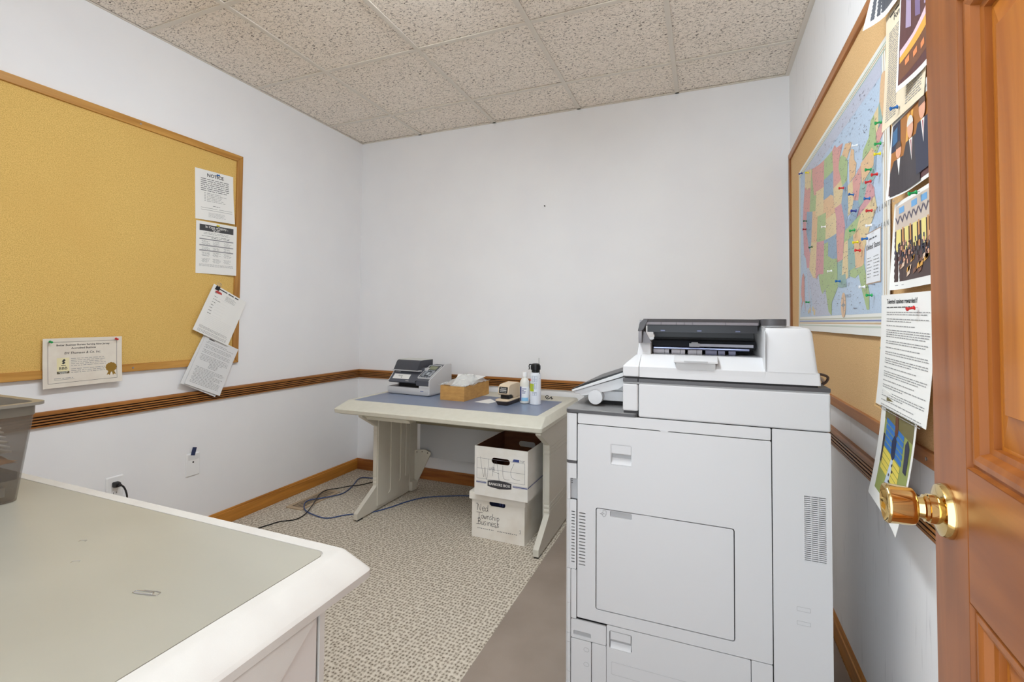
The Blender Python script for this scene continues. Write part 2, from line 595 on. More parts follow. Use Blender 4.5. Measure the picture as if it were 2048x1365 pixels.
class Sheet:
    """a thin sheet with its own curl; prints are laid on the curled surface"""

    def __init__(s, name, label, cat, M, w, h, zf, paper, th=0.0006, nx=10, ny=14, group=None, part='paper'):
        s.w, s.h, s.zf, s.th = w, h, zf, th
        s.root = thing(name, label, cat, M=M, group=group)
        s.P = {}
        mb = MB()
        g = lambda i, j, t: (w * i / nx, h * j / ny, zf(w * i / nx, h * j / ny) + t)
        n = (nx + 1) * (ny + 1)
        idx = lambda i, j: j * (nx + 1) + i
        vs = [g(i, j, 0) for j in range(ny + 1) for i in range(nx + 1)] + [g(i, j, th) for j in range(ny + 1) for i in range(nx + 1)]
        fs = []
        for j in range(ny):
            for i in range(nx):
                q = (idx(i, j), idx(i + 1, j), idx(i + 1, j + 1), idx(i, j + 1))
                fs.append(q[::-1])
                fs.append(tuple(n + k for k in q))
        rim = [idx(i, 0) for i in range(nx)] + [idx(nx, j) for j in range(ny)] + [idx(i, ny) for i in range(nx, 0, -1)] + [idx(0, j) for j in range(ny, 0, -1)]
        for a, b in zip(rim, rim[1:] + rim[:1]):
            fs.append((a, b, n + b, n + a))
        mb.add(vs, fs)
        s.paper = mb.build(part, paper, s.root, smooth=True)

    def _mb(s, name, m):
        if name in EACH:                       # pieces one can tell apart: one part each
            k = (EACH[name], m.name, len(s.P))
            s.P[k] = (MB(), m)
            return s.P[k][0]
        k = (name, m.name)
        if k not in s.P:
            s.P[k] = (MB(), m)
        return s.P[k][0]

    def poly(s, name, m, pts, lift=1):
        mb = s._mb(name, m)
        tr = tessellate_polygon([[Vector((q[0], q[1], 0)) for q in pts]])
        vs = [tuple(q) for q in pts]
        lim = max(s.w, s.h) / 11
        todo, fs = [tuple(t) for t in tr], []
        mids = {}

        def mid(a, b):
            k = (min(a, b), max(a, b))
            if k not in mids:
                vs.append(((vs[a][0] + vs[b][0]) / 2, (vs[a][1] + vs[b][1]) / 2))
                mids[k] = len(vs) - 1
            return mids[k]
        while todo:
            t = todo.pop()
            e = [(math.hypot(vs[t[i]][0] - vs[t[(i + 1) % 3]][0], vs[t[i]][1] - vs[t[(i + 1) % 3]][1]), i) for i in range(3)]
            l, i = max(e)
            if l > lim and len(vs) < 1500:
                a, b, c = t[i], t[(i + 1) % 3], t[(i + 2) % 3]
                k = mid(a, b)
                todo += [(a, k, c), (k, b, c)]
            else:
                fs.append(t)
        mb.add([(x, y, s.zf(x, y) + s.th + 0.00025 * lift) for x, y in vs], fs)

    def rect(s, name, m, x0, y0, x1, y1, lift=1, n=4):
        mb = s._mb(name, m)
        nx = max(1, int(abs(x1 - x0) / s.w * 12) + 1)
        ny = max(1, int(abs(y1 - y0) / s.h * 16) + 1)
        vs, fs = [], []
        for j in range(ny + 1):
            for i in range(nx + 1):
                x, y = x0 + (x1 - x0) * i / nx, y0 + (y1 - y0) * j / ny
                vs.append((x, y, s.zf(x, y) + s.th + 0.00025 * lift))
        for j in range(ny):
            for i in range(nx):
                a = j * (nx + 1) + i
                fs.append((a, a + 1, a + nx + 2, a + nx + 1))
        mb.add(vs, fs)

    def geo(s, name, m, vs, fs, x=0, y=0, lift=2):
        s._mb(name, m).add([(a[0] + x, a[1] + y, s.zf(a[0] + x, a[1] + y) + s.th + 0.00025 * lift) for a in vs], fs)

    def text(s, name, m, st, x, y, size, bold=0.0, align='LEFT', shear=0, lift=2, space=1.0):
        vs, fs = text_geo(st, size, bold, align, shear, space)
        s.geo(name, m, vs, fs, x, y, lift)

    def words(s, name, m, x0, x1, y, h, seed=0, ragged=0.0, gap=None, lift=3):
        rnd = random.Random(seed)
        x = x0
        end = x1 - (x1 - x0) * ragged * rnd.random()
        gap = gap or h * 0.9
        while x < end - h:
            l = min(rnd.uniform(1.2, 6.0) * h, end - x)
            s.rect(name, m, x, y, x + l, y + h * 0.55, lift)
            x += l + gap

    def done(s):
        for k, (mb, m) in s.P.items():
            o = mb.build(k[0], m, s.root, recalc=False)
            if len(k) == 2 and len(mb.f) > 1:
                o['kind'] = 'stuff'
        return s.root


# ------------------------------------------------------------------ the room
floor = MB().box(-0.1, W + 0.1, YF - 0.14, 0.1, -0.06, 0).build('floor', carpet_mat())
tag(floor, 'grey beige loop pile carpet with dark flecks', 'floor', kind='structure')
o = MB().box(-0.1, 0, YF - 0.14, 0.1, -0.06, H + 0.12).build('wall_left', M_WALL)
tag(o, 'white painted wall carrying the empty corkboard', 'wall', kind='structure')
o = MB().box(0, W, 0, 0.1, -0.06, H + 0.12).build('wall_back', M_WALL)
tag(o, 'plain white painted wall behind the cream table', 'wall', kind='structure')
o = MB().box(W, W + 0.1, YF - 0.14, 0.1, -0.06, H + 0.12).build('wall_right', M_WALLR)
tag(o, 'scuffed white painted wall carrying the map board', 'wall', kind='structure')
DX0, DX1 = 1.96, 2.745
o = MB().prism([(0, -.06), (DX0, -.06), (DX0, 2.06), (DX1, 2.06), (DX1, -.06), (W, -.06), (W, H + .12), (0, H + .12)], 'y', YF - .12, YF).build('wall_front', M_WALL)
tag(o, 'white painted wall with the doorway', 'wall', kind='structure')

# ceiling: slab, lay-in tiles, T bars, wall angle
M_TILE = tile_mat()
M_TBAR = mat('ceiling_grid_metal', C(222, 214, 202), 0.6)
ceil = MB().box(0, W, YF, 0, H + 0.05, H + 0.12).build('ceiling', mat('ceiling_plenum', C(40, 38, 36), 0.9))
tag(ceil, 'suspended ceiling of fissured beige tiles in a metal grid', 'ceiling', kind='structure')
T = 0.6096
gx, gy = 0.5428, -0.3668
xs = [0] + [gx + T * i for i in range(4)] + [W]
ys = [0] + [gy - T * i for i in range(5)] + [YF]
tcache = {}
for j in range(len(ys) - 1):
    for i in range(len(xs) - 1):
        x0, x1, y0, y1 = xs[i], xs[i + 1], ys[j + 1], ys[j]
        w2, h2 = (x1 - x0) / 2 - 0.005, (y1 - y0) / 2 - 0.005
        k = (round(w2, 3), round(h2, 3))
        if k not in tcache:
            tl = MB().box(-w2, w2, -h2, h2, 0, 0.018).build('ceiling_tile', M_TILE, ceil, bevel=0.004, seg=1)
            tcache[k] = tl
        else:
            tl = tcache[k].copy()
            COL.objects.link(tl)
        tl.location = ((x0 + x1) / 2, (y0 + y1) / 2, H + 0.006 + random.uniform(0, .0012))
        tl.rotation_euler = (0, 0, 0 if (i + j) % 2 else PI)
for x in xs[1:-1]:
    MB().box(x - 0.012, x + 0.012, YF, -0.001, H, H + 0.005).box(x - 0.002, x + 0.002, YF, -0.001, H + 0.005, H + 0.04).build('grid_runner', M_TBAR, ceil)
for y in ys[1:-1]:
    for i in range(len(xs) - 1):
        MB().box(xs[i] + (0.012 if i else 0.001), xs[i + 1] - 0.012, y - 0.011, y + 0.011, H + 0.0005, H + 0.005).build('grid_cross_tee', M_TBAR, ceil)
MB().box(0.0005, 0.010, YF, 0, H, H + 0.004).build('wall_angle', M_TBAR, ceil)
MB().box(W - 0.022, W - 0.0005, YF, 0, H - 0.001, H + 0.004).build('wall_angle', M_TBAR, ceil)
MB().box(0.011, W - 0.022, -0.016, -0.0005, H, H + 0.004).build('wall_angle', M_TBAR, ceil)

# unseen ceiling light; wraparound form and position chosen to spread light evenly
lt = thing('ceiling_light', 'unseen ceiling light with a white wraparound diffuser shaped to spread light', 'light', (1.86, -2.0, H))
MB().box(-.13, .13, -.60, .60, -.022, -.001).build('housing', M_PLY, lt, bevel=.003)
em = bpy.data.materials.new('lamp_diffuser')
em.use_nodes = True
pb_ = em.node_tree.nodes['Principled BSDF']
pb_.inputs['Emission Color'].default_value = LAMP_COL
pb_.inputs['Emission Strength'].default_value = LAMP_STR
MB().prism([(-.12, -.022), (-.115, -.06), (-.08, -.09), (.08, -.09), (.115, -.06), (.12, -.022)], 'y', -.58, .58).build('diffuser', em, lt)
for y in (-.60, .58):
    MB().prism([(-.125, -.022), (-.12, -.063), (-.083, -.095), (.083, -.095), (.12, -.063), (.125, -.022)], 'y', y, y + .02).build('end_cap', M_PLY, lt)

# chair rail and baseboards, extruded profiles
zr = 0.773
RAIL = [(0, zr), (.013, zr), (.018, zr - .004), (.018, zr - .0155)]
for g_ in (.016, .0275, .039):
    RAIL += [(.0165, zr - g_), (.006, zr - g_ - .0012), (.006, zr - g_ - .0036), (.0155, zr - g_ - .005), (.0175, zr - g_ - .0075), (.0175, zr - g_ - .0095)]
RAIL += [(.016, zr - .0505), (.006, zr - .0515), (.006, zr - .0535), (.0135, zr - .055), (.0135, zr - .062), (0, zr - .062)]
zb = 0.0805
BASE = [(0, zb), (.006, zb), (.009, zb - .006), (.009, zb - .012), (.0125, zb - .014), (.0125, 0.0), (0, 0.0)]


M_GROOVE = mat('groove_dark_brown', C(58, 32, 14), .5)


def run(name, prof, side, m, label, cat):
    mb = MB()
    n = len(prof)
    e = lambda d: d * 0.999
    loops = []
    for end in (0, 1):
        l = []
        for d, z in prof:
            if side == 'L':
                l.append((d, -d if end else YF + .001, z))
            elif side == 'R':
                l.append((W - d, -d if end else YF + .001, z))
            else:
                l.append((W - d if end else d, -d, z))
        loops.append(l)
    mb.loft(loops, False, True)
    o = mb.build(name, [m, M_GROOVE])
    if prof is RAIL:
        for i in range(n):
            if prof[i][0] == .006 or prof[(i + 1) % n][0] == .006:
                o.data.polygons[i].material_index = 1      # darker brown on the groove faces
    return tag(o, label, cat, kind='structure')


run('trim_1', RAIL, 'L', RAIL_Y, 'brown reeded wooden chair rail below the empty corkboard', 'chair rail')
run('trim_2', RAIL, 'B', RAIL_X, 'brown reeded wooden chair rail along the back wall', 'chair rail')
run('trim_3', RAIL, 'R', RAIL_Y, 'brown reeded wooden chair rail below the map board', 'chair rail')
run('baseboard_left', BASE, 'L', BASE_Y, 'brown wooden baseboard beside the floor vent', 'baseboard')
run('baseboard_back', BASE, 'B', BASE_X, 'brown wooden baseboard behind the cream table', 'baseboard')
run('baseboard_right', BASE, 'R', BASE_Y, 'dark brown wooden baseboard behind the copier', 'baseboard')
MB().lathe([(.002, 0), (.002, .010), (.0045, .011), (.0045, .013)], 8, on_wall('B', 1.529, 1.934, 0)).build('nail', M_BLKM)
tag(bpy.data.objects['nail'], 'small dark nail head alone high on the bare back wall', 'nail')

# ------------------------------------------------------------------ the open door
dd = Vector((0.063, 0.998, 0)).normalized()
hinge = Vector((2.804, -2.22, 0)) - 0.81 * dd
dr = thing('door_1', 'open orange brown panelled pine door with brass knob', 'door', (hinge.x, hinge.y, 0), math.atan2(dd.y, dd.x), kind='structure')
DW, DT, Z0 = 0.81, 0.035, 0.012
cols = [(0.105, 0.355), (0.455, 0.706)]
rows = [(0.23, 0.846), (0.998, 1.545), (1.655, 1.925)]
for a, b in ((0, .105), (.355, .455), (.706, DW)):
    MB().box(a, b, -DT, 0, Z0, 2.03).build('stile', DOOR_V, dr, bevel=.0015, seg=1)
for a, b in ((Z0, .23), (.846, .998), (1.545, 1.655), (1.925, 2.03)):
    for c0, c1 in cols:
        MB().box(c0, c1, -DT, 0, a, b).build('rail', DOOR_H, dr, bevel=.0015, seg=1)


def ring3(x0, x1, z0, z1, ins, y):
    return [(x0 + ins, y, z0 + ins), (x1 - ins, y, z0 + ins), (x1 - ins, y, z1 - ins), (x0 + ins, y, z1 - ins)]


for c0, c1 in cols:
    for a, b in rows:
        MB().loft([ring3(c0, c1, a, b, i, y) for i, y in ((0, 0), (.0015, -.006), (.005, -.006), (.007, -.003), (.013, -.0025), (.019, -.005), (.023, -.012), (.029, -.0135), (.030, -.019), (.030, -.026))], False, False).build('moulding', DOOR_V, dr, smooth=True, angle=25)
        MB().loft([ring3(c0, c1, a, b, i, y) for i, y in ((0.0, -.028), (.0, -.0195), (.034, -.0195), (.072, -.0095), (.0735, -.0065))], True, True).build('panel', DOOR_P, dr)
kb = MB().lathe([(.0335, 0), (.0335, .004), (.031, .009), (.022, .012), (.0185, .0125)], 40, Matrix.Translation((DW - .045, 0.0, .928)) @ Matrix.Rotation(-PI / 2, 4, 'X')).build('rosette', M_BRASS, dr, smooth=True)
MB().lathe([(.018, .0125), (.018, .020), (.0165, .021), (.0165, .024), (.0135, .025), (.0125, .031), (.0135, .033)], 32, Matrix.Translation((DW - .045, 0.0, .928)) @ Matrix.Rotation(-PI / 2, 4, 'X')).build('neck', M_BRASS, kb, smooth=True)
MB().lathe([(.010, .031), (.019, .0325), (.0225, .035), (.0235, .040), (.0248, .060), (.0250, .0625), (.0238, .064), (.021, .060), (.014, .057), (.004, .056), (.0005, .056)], 48, Matrix.Translation((DW - .045, 0.0, .928)) @ Matrix.Rotation(-PI / 2, 4, 'X')).build('knob', M_BRASS, kb, smooth=True, angle=50)
MB().box(DW - .0005, DW + .001, -.030, -.006, .90, .957).build('latch_plate', M_BRASS, dr)


# ------------------------------------------------------------------ corkboards
def corkboard(name, label, side, u0, u1, z0, z1, fwid, mh, mv, cm):
    t = thing(name, label, 'corkboard', M=on_wall(side, u0, z0))
    w, h = abs(u1 - u0), z1 - z0
    MB().box(fwid - .004, w - fwid + .004, fwid - .004, h - fwid + .004, 0.001, 0.0095).build('cork_panel', cm, t)
    f = fwid

    def bar(pts, m):
        # mitred frame piece with a stepped inner lip
        n = MB()
        n.prism(pts, 'z', 0.0005, 0.019)
        return n.build('frame_rail', m, t, bevel=.0025, seg=2)
    bar([(0, h), (w, h), (w - f, h - f), (f, h - f)], mh)
    bar([(0, 0), (f, f), (w - f, f), (w, 0)], mh)
    bar([(0, 0), (0, h), (f, h - f), (f, f)], mv)
    bar([(w, 0), (w - f, f), (w - f, h - f), (w, h)], mv)
    for sx in (0.28, 0.7):
        for sy in (f / 2, h - f / 2):
            MB().lathe([(.0045, .0188), (.0045, .0202), (.001, .0206)], 10, Matrix.Translation((w * sx, sy, 0))).build('screw', M_STEEL, t)
    return t


corkboard('corkboard', 'large empty yellow corkboard in an oak frame', 'L', -2.89, -1.062, .908, 2.11, .036, OAK_H, OAK_V, CORK_L)
corkboard('corkboard', 'tan corkboard in a brown oak frame behind the map', 'R', 0.062, 2.5, .862, 2.083, .034, OAKR_H, OAKR_V, CORK_R)
# ------------------------------------------------------------------ the copier (its right side faces the camera)
PY = -1.625
cp = thing('copier', 'tall white office copier with document feeder and open dark feed cover', 'copier', (2.13, PY, 0))
cx = lambda x: x - 2.13          # world x -> local


def plate(name, x0, x1, z0, z1, m=M_PLY, y0=0.0, y1=0.006, holes=(), r=0.003, parent=None, bevel=0.0012):
    """a body panel in the side face, outer skin at y0 (local), optionally pierced"""
    out = rrect(cx(x0), cx(x1), z0, z1, r, 2)
    return MB().holed(out, [[(cx(a), b) for a, b in h] for h in holes], 'y', y0, y1).build(name, m, parent or cp, bevel=bevel if not holes else 0, seg=1)


# dark core, its colour paints shade into the panel gaps; body shell behind it
MB().box(cx(2.150), cx(2.808), .0145, .58, .03, .884).build('gap_shade_core', M_GAP, cp)
MB().box(cx(2.134), cx(2.811), .030, .585, .03, .886).build('body_shell', M_PLY, cp, bevel=.006)
for x in (2.18, 2.76):
    for y in (.05, .53):
        MB().lathe([(.02, 0), (.025, .006), (.025, .025), (.018, .031)], 14, Matrix.Translation((cx(x), y, 0))).build('foot', M_BLKM, cp)
# front edge strip: rounded corner column in several pieces


def strip(name, z0, z1, m, d=0.0, x1=2.1635, bevel=.001):
    prof = [(cx(2.13) + .012 * (1 - math.cos(t)) + d, .014 - .014 * math.sin(t)) for t in [R(a) for a in range(0, 91, 15)]]
    poly = prof + [(cx(x1), 0.0), (cx(x1), .03), (cx(2.13) + d, .03)]
    return MB().prism(poly, 'z', z0, z1).build(name, m, cp, smooth=True)


strip('front_cover_edge', .745, .8855, M_PLY)
strip('dark_band', .7365, .7445, M_DK)
strip('front_cover_edge', .692, .736, M_PLY)
strip('front_cover_edge', .629, .692, M_PLY, 0, 2.1445)
MB().box(cx(2.1445), cx(2.1635), .010, .028, .629, .692).build('grip_recess', M_PLY2, cp)
for z in (.676, .682, .688):
    MB().box(cx(2.146), cx(2.149), .0092, .0101, z - .0016, z + .0010).build('grip_slot', M_BLKM, cp)
# lower cover with slots
poly = rrect(cx(2.1425), cx(2.1635), .4255, .628, .002, 2)
MB().holed(poly, [stadium(cx(2.1485), cx(2.159), .4445 + k * .0092, .4478 + k * .0092, 3) for k in range(17)], 'y', 0, .005).build('vented_edge', M_PLY, cp)
strip('front_cover_edge', .4255, .628, M_PLY, 0, 2.143)
for a, b in ((.324, .4245), (.236, .323), (.2095, .235), (.124, .2085), (.03, .123)):
    strip('drawer_front_edge', a, b, M_PLY, 0, 2.1465)
plate('narrow_panel', 2.148, 2.1645, .2805, .4245)
# big side door with latch recess
lat = rrect(2.2645, 2.326, .7455, .806, .004, 2)
slots = [stadium(2.1715, 2.191, .4405 + k * .0094, .4437 + k * .0094, 3) for k in range(17)]
byp = rrect(2.2215, 2.5915, .322, .616, .006, 2)
door = plate('side_door', 2.1668, 2.6785, .2875, .8545, holes=[lat, byp] + slots)
latch = MB().holed(rrect(cx(2.2645), cx(2.326), .7455, .806, .004, 2), [rrect(cx(2.267), cx(2.3235), .748, .8035, .003, 2)], 'y', .002, .012).build('latch_frame', M_PLY, door)
MB().box(cx(2.2667), cx(2.324), .012, .0135, .7475, .804).build('latch_well', M_PLY2, door)
MB().prism([(.0012, .8035), (.0012, .779), (.004, .7765), (.009, .7765), (.009, .8035)], 'x', cx(2.2672), cx(2.3232)).build('latch_handle', M_PLY, door, bevel=.001)
MB().prism([(.001, .7475), (.012, .7475), (.012, .764)], 'x', cx(2.2672), cx(2.3232)).build('latch_slope', M_PLY, door)
notch = rrect(2.263, 2.3255, .594, .6166, .005, 3)
bt = MB().holed([(cx(a), b) for a, b in rrect(2.224, 2.589, .3245, .6135, .005, 3)], [[(cx(a), b) for a, b in rrect(2.263, 2.3255, .595, .6125, .004, 3)]], 'y', .0004, .006).build('bypass_tray', M_PLY, cp)
MB().box(cx(2.2625), cx(2.326), .0058, .007, .5945, .613).build('tray_grip', M_PLY2, bt)
icon = MB()
for st in ([(0, 0), (.006, .004), (.012, .001), (.012, .012), (.003, .013), (.003, .006)], [(-.006, .003), (0, 0), (.004, -.006), (.009, -.004), (.012, .001)], [(-.004, .001), (.001, .006), (.004, .003)]):
    vs_, fs_ = ribbon(st, .0008)
    icon.add([(cx(2.240) + a, -.0003, .598 + b) for a, b, c in vs_], fs_)
icon.build('hand_symbol', M_INK, bt, recalc=False)
MB().prism([(cx(2.352) + a, .6145 - b) for a, b in ((0, 0), (.008, .004), (.02, .004), (.028, 0))], 'y', -.0006, .0004).build('finger_notch', M_PLY, cp)
MB().prism([(cx(2.40) + a, .8575 - b) for a, b in ((0, 0), (.008, .004), (.02, .004), (.028, 0))], 'y', -.0008, .0).build('finger_notch', M_PLY, cp)
MB().prism([(cx(2.398) + a, .2865 - b) for a, b in ((0, 0), (.008, .005), (.02, .005), (.028, 0))], 'y', -.0008, .0).build('finger_notch', M_PLY, cp)
plate('upper_rail', 2.1668, 2.6785, .8565, .8875)
# rear panel with louvres
rp_ = plate('rear_panel', 2.681, 2.8105, .03, .8875, holes=[rrect(2.7515, 2.7985, .562, .7265, .001, 1)])
MB().box(cx(2.751), cx(2.799), .0075, .009, .561, .7275).build('louvre_backing', mat('louvre_grey', C(176, 176, 178), .6), rp_)
lv = MB()
for k in range(34):
    lv.box(cx(2.7515), cx(2.7985), .0006, .0076, .5622 + k * .00495, .5650 + k * .00495)
for x in (2.7664, 2.7822):
    lv.box(cx(x) - .0006, cx(x) + .0006, .0005, .0076, .562, .7265)
tag(lv.build('louvre_slats', M_PLY, rp_), kind='stuff')
for z0, z1 in ((.4365, .4475), (.4025, .4125)):
    MB().holed(rrect(cx(2.733), cx(2.763), z0, z1, .001, 1), [rrect(cx(2.7337), cx(2.7623), z0 + .0007, z1 - .0007, .001, 1)], 'y', -.0004, .0002).build('moulded_mark', M_PLY2, rp_)
# lower bank
hl = rrect(2.156, 2.2085, .2335, .2475, .003, 2)
lp = plate('bank_cover', 2.1485, 2.2525, .2255, .2795, holes=[hl])
MB().box(cx(2.155), cx(2.2095), .005, .0065, .2325, .2485).build('recess_well', M_PLY2, lp)
b1 = plate('bank_panel', 2.1485, 2.2090, .03, .2235)
for z in (.199, .157):
    MB().holed(stadium(cx(2.187), cx(2.203), z - .006, z + .006, 5), [stadium(cx(2.188), cx(2.202), z - .005, z + .005, 5)], 'y', -.0004, .0002).build('screw_cap', M_PLY2, b1)
ll = rrect(2.262, 2.325, .222, .272, .004, 2)
bd = plate('bank_door', 2.2540, 2.6275, .03, .2855, holes=[ll])
plate('bank_door_edge', 2.2110, 2.2530, .03, .2240)
MB().box(cx(2.2615), cx(2.3255), .010, .0115, .2215, .2725).build('latch_well', M_PLY2, bd)
MB().prism([(.0012, .270), (.0012, .2475), (.004, .245), (.009, .245), (.009, .270)], 'x', cx(2.2645), cx(2.3225)).build('latch_handle', M_PLY, bd, bevel=.001)
MB().prism([(.001, .2225), (.011, .2225), (.011, .238)], 'x', cx(2.2645), cx(2.3225)).build('latch_slope', M_PLY, bd)
MB().holed(rrect(cx(2.268), cx(2.615), .150, .1855, .002, 1), [rrect(cx(2.2687), cx(2.6143), .1507, .1848, .002, 1)], 'y', -.0004, .0002).build('moulded_outline', M_PLY2, bd)
plate('corner_panel', 2.6290, 2.6785, .03, .2855)
# front output shelf (dark) and the scanner block
MB().prism(rrect(cx(2.13), cx(2.341), -.001, .585, .012, 4), 'z', .8885, .8985).build('front_shelf', M_DK2, cp, bevel=.002)
MB().prism(rrect(cx(2.1295), cx(2.3415), -.0016, .586, .0125, 4), 'z', .8878, .8962).build('shelf_edge', M_DK, cp)
MB().box(cx(2.3435), cx(2.8115), 0, .585, .889, .9855).build('scanner_body', M_PLY, cp, bevel=.005)
MB().box(cx(2.299), cx(2.3425), 0.0, .585, .9045, .9835).build('scanner_front', M_PLY, cp, bevel=.005)
MB().box(cx(2.302), cx(2.342), .002, .58, .8985, .906).build('scanner_gap', M_GAP, cp)
MB().box(cx(2.300), cx(2.8105), .004, .582, .984, .989).build('scanner_neck', M_PLY2, cp)
MB().box(cx(2.300), cx(2.342), -.0005, .585, .9885, .9985).build('scanner_bezel', M_DK, cp, bevel=.001)
MB().box(cx(2.3435), cx(2.8115), -.0005, .585, .9885, .9985).build('scanner_bezel', M_DK, cp, bevel=.001)
MB().box(cx(2.306), cx(2.785), .006, .57, .9985, 1.0035).build('feeder_gap', M_BLKM, cp)
# document feeder
fd = MB()
fd.prism([(.003, 1.0035), (.003, 1.034), (.055, 1.066), (.52, 1.066), (.56, 1.04), (.56, 1.0035)], 'x', cx(2.3455), cx(2.668))
feeder = fd.build('document_feeder', M_PLY, cp, bevel=.002)
MB().loft([[(cx(2.299), .003, 1.0035), (cx(2.3450), .003, 1.0035), (cx(2.3450), .56, 1.0035), (cx(2.299), .56, 1.0035)],
           [(cx(2.299), .003, 1.034), (cx(2.3450), .003, 1.034), (cx(2.3450), .56, 1.034), (cx(2.299), .56, 1.034)],
           [(cx(2.330), .06, 1.064), (cx(2.3450), .06, 1.064), (cx(2.3450), .50, 1.064), (cx(2.330), .50, 1.064)]]).build('feeder_front', M_PLY, feeder, bevel=.003)
MB().loft([[(cx(2.331), .065, 1.06), (cx(2.372), .065, 1.06), (cx(2.372), .45, 1.06), (cx(2.331), .45, 1.06)],
           [(cx(2.337), .075, 1.105), (cx(2.369), .085, 1.105), (cx(2.369), .44, 1.105), (cx(2.337), .44, 1.105)]]).build('feeder_column', M_PLY, feeder, bevel=.002)
MB().loft([[(cx(a), y, 1.034) for a, y in rrect(2.3455, 2.790, .004, .556, .004, 2)], [(cx(a), y, 1.0036) for a, y in rrect(2.3455, 2.792, .002, .56, .004, 2)]]).build('feeder_base', M_PLY, feeder)
# rear hump
MB().loft([[(cx(a), y, z) for a, y in rrect(x0, x1, y0, .54, .012, 4)] for x0, x1, y0, z in ((2.665, 2.7885, .003, 1.034), (2.665, 2.7865, .004, 1.041), (2.667, 2.777, .010, 1.135), (2.668, 2.772, .016, 1.147), (2.672, 2.755, .05, 1.1525))]).build('feeder_hump', M_PLY, feeder, smooth=True, angle=50)
MB().box(cx(2.6678), cx(2.6683), .0025, .012, 1.036, 1.14).build('hump_seam', M_PLY2, feeder)
MB().prism(rrect(cx(2.664), cx(2.722), .028, .36, .02, 4), 'z', 1.1500, 1.1545).build('cap_base', M_PLY2, feeder)
MB().prism(rrect(cx(2.663), cx(2.7225), .024, .36, .02, 4), 'z', 1.1545, 1.172).build('hump_cap', M_DK, feeder, bevel=.003)
# open mouth: cover, inner plates, rollers
MB().prism([(.060, 1.155), (.060, 1.162), (.075, 1.171), (.36, 1.171), (.40, 1.12), (.395, 1.115), (.35, 1.148), (.10, 1.150)], 'x', cx(2.348), cx(2.6605)).build('feed_cover', mat('feed_cover_dark', C(54, 52, 55), .38), feeder, bevel=.0015)
MB().box(cx(2.356), cx(2.656), .052, .062, 1.154, 1.1615).build('cover_lip', mat('cover_lip_grey', C(120, 114, 118), .3), feeder)
for x in (2.402, 2.444, 2.466, 2.488, 2.575):
    MB().box(cx(x) - .0004, cx(x) + .0004, .0515, .0525, 1.154, 1.1612).build('lip_joint', M_BLKM, feeder)
MB().prism([(.063, 1.132), (.063, 1.153), (.16, 1.150), (.16, 1.138)], 'x', cx(2.362), cx(2.655)).build('cover_roller_housing', mat('gloss_navy', C(20, 21, 28), .32), feeder)
for k in range(3):
    MB().lathe([(.004, 0), (.004, .012)], 10, Matrix.Translation((cx(2.40 + k * .1), .066, 1.137)) @ Matrix.Rotation(PI / 2, 4, 'Y')).build('cover_roller', M_BLU, feeder)
MB().prism([(.17, 1.144), (.17, 1.098), (.18, 1.098), (.18, 1.148)], 'x', cx(2.372), cx(2.655)).build('inner_plate', mat('inner_plate_dark', C(40, 40, 43), .35), feeder)
MB().box(cx(2.372), cx(2.655), .155, .17, 1.108, 1.114).build('inner_slot', M_BLKM, feeder)
MB().prism([(.13, 1.083), (.11, 1.090), (.13, 1.105), (.17, 1.112), (.17, 1.083)], 'x', cx(2.372), cx(2.655)).build('inner_guide', mat('inner_guide_grey', C(58, 60, 64), .3), feeder)
MB().box(cx(2.372), cx(2.655), .19, .20, 1.066, 1.15).build('inner_back', M_BLKM, feeder)
MB().box(cx(2.505), cx(2.648), .100, .108, 1.0905, 1.0985).build('guide_bar', mat('guide_bar_grey', C(150, 150, 160), .4), feeder)
MB().box(cx(2.478), cx(2.506), .092, .110, 1.0895, 1.0995).box(cx(2.484), cx(2.502), .094, .110, 1.0995, 1.103).build('guide_clip', mat('clip_grey', C(146, 146, 148), .5), feeder)
MB().lathe([(.0048, 0), (.0048, .262)], 14, Matrix.Translation((cx(2.376), .112, 1.0835)) @ Matrix.Rotation(PI / 2, 4, 'Y')).build('roller_shaft', mat('shaft_blue_steel', C(150, 156, 186), .18, .8), feeder, smooth=True)
for k, (a, b) in enumerate(((2.376, 2.408), (2.409, 2.421), (2.428, 2.452), (2.453, 2.466), (2.474, 2.498), (2.499, 2.513), (2.522, 2.553), (2.556, 2.574), (2.584, 2.602))):
    MB().lathe([(.0078, 0), (.0078, b - a)], 16, Matrix.Translation((cx(a), .105, 1.0735)) @ Matrix.Rotation(PI / 2, 4, 'Y')).build('feed_roller', mat('roller_grey', C(176, 174, 180), .6) if k < 6 else mat('roller_blue', C(112, 114, 136), .5), feeder, smooth=True)
# dark curved end of the cover at the left, slanted wall at the right
MB().prism([(.05, 1.099), (.045, 1.115), (.048, 1.135), (.058, 1.154), (.08, 1.168), (.16, 1.168), (.16, 1.099)], 'x', cx(2.338), cx(2.3475)).build('cover_end', mat('cover_end_grey', C(128, 126, 130), .4), feeder, bevel=.001)
MB().prism([(cx(2.348), 1.100), (cx(2.352), 1.133), (cx(2.356), 1.133), (cx(2.374), 1.100)], 'y', .060, .068).build('cover_arm', mat('cover_arm_grey', C(120, 118, 122), .4), feeder)
MB().prism([(cx(2.336), 1.135), (cx(2.342), 1.160), (cx(2.352), 1.169), (cx(2.366), 1.169), (cx(2.352), 1.140), (cx(2.344), 1.134)], 'y', .047, .058).build('cover_corner', M_DK, feeder, bevel=.001)
MB().loft([[(cx(2.655), .20, 1.066), (cx(2.668), .02, 1.066), (cx(2.668), .2, 1.066)], [(cx(2.655), .20, 1.15), (cx(2.668), .02, 1.15), (cx(2.668), .2, 1.15)]]).build('mouth_wall', M_PLY, feeder)
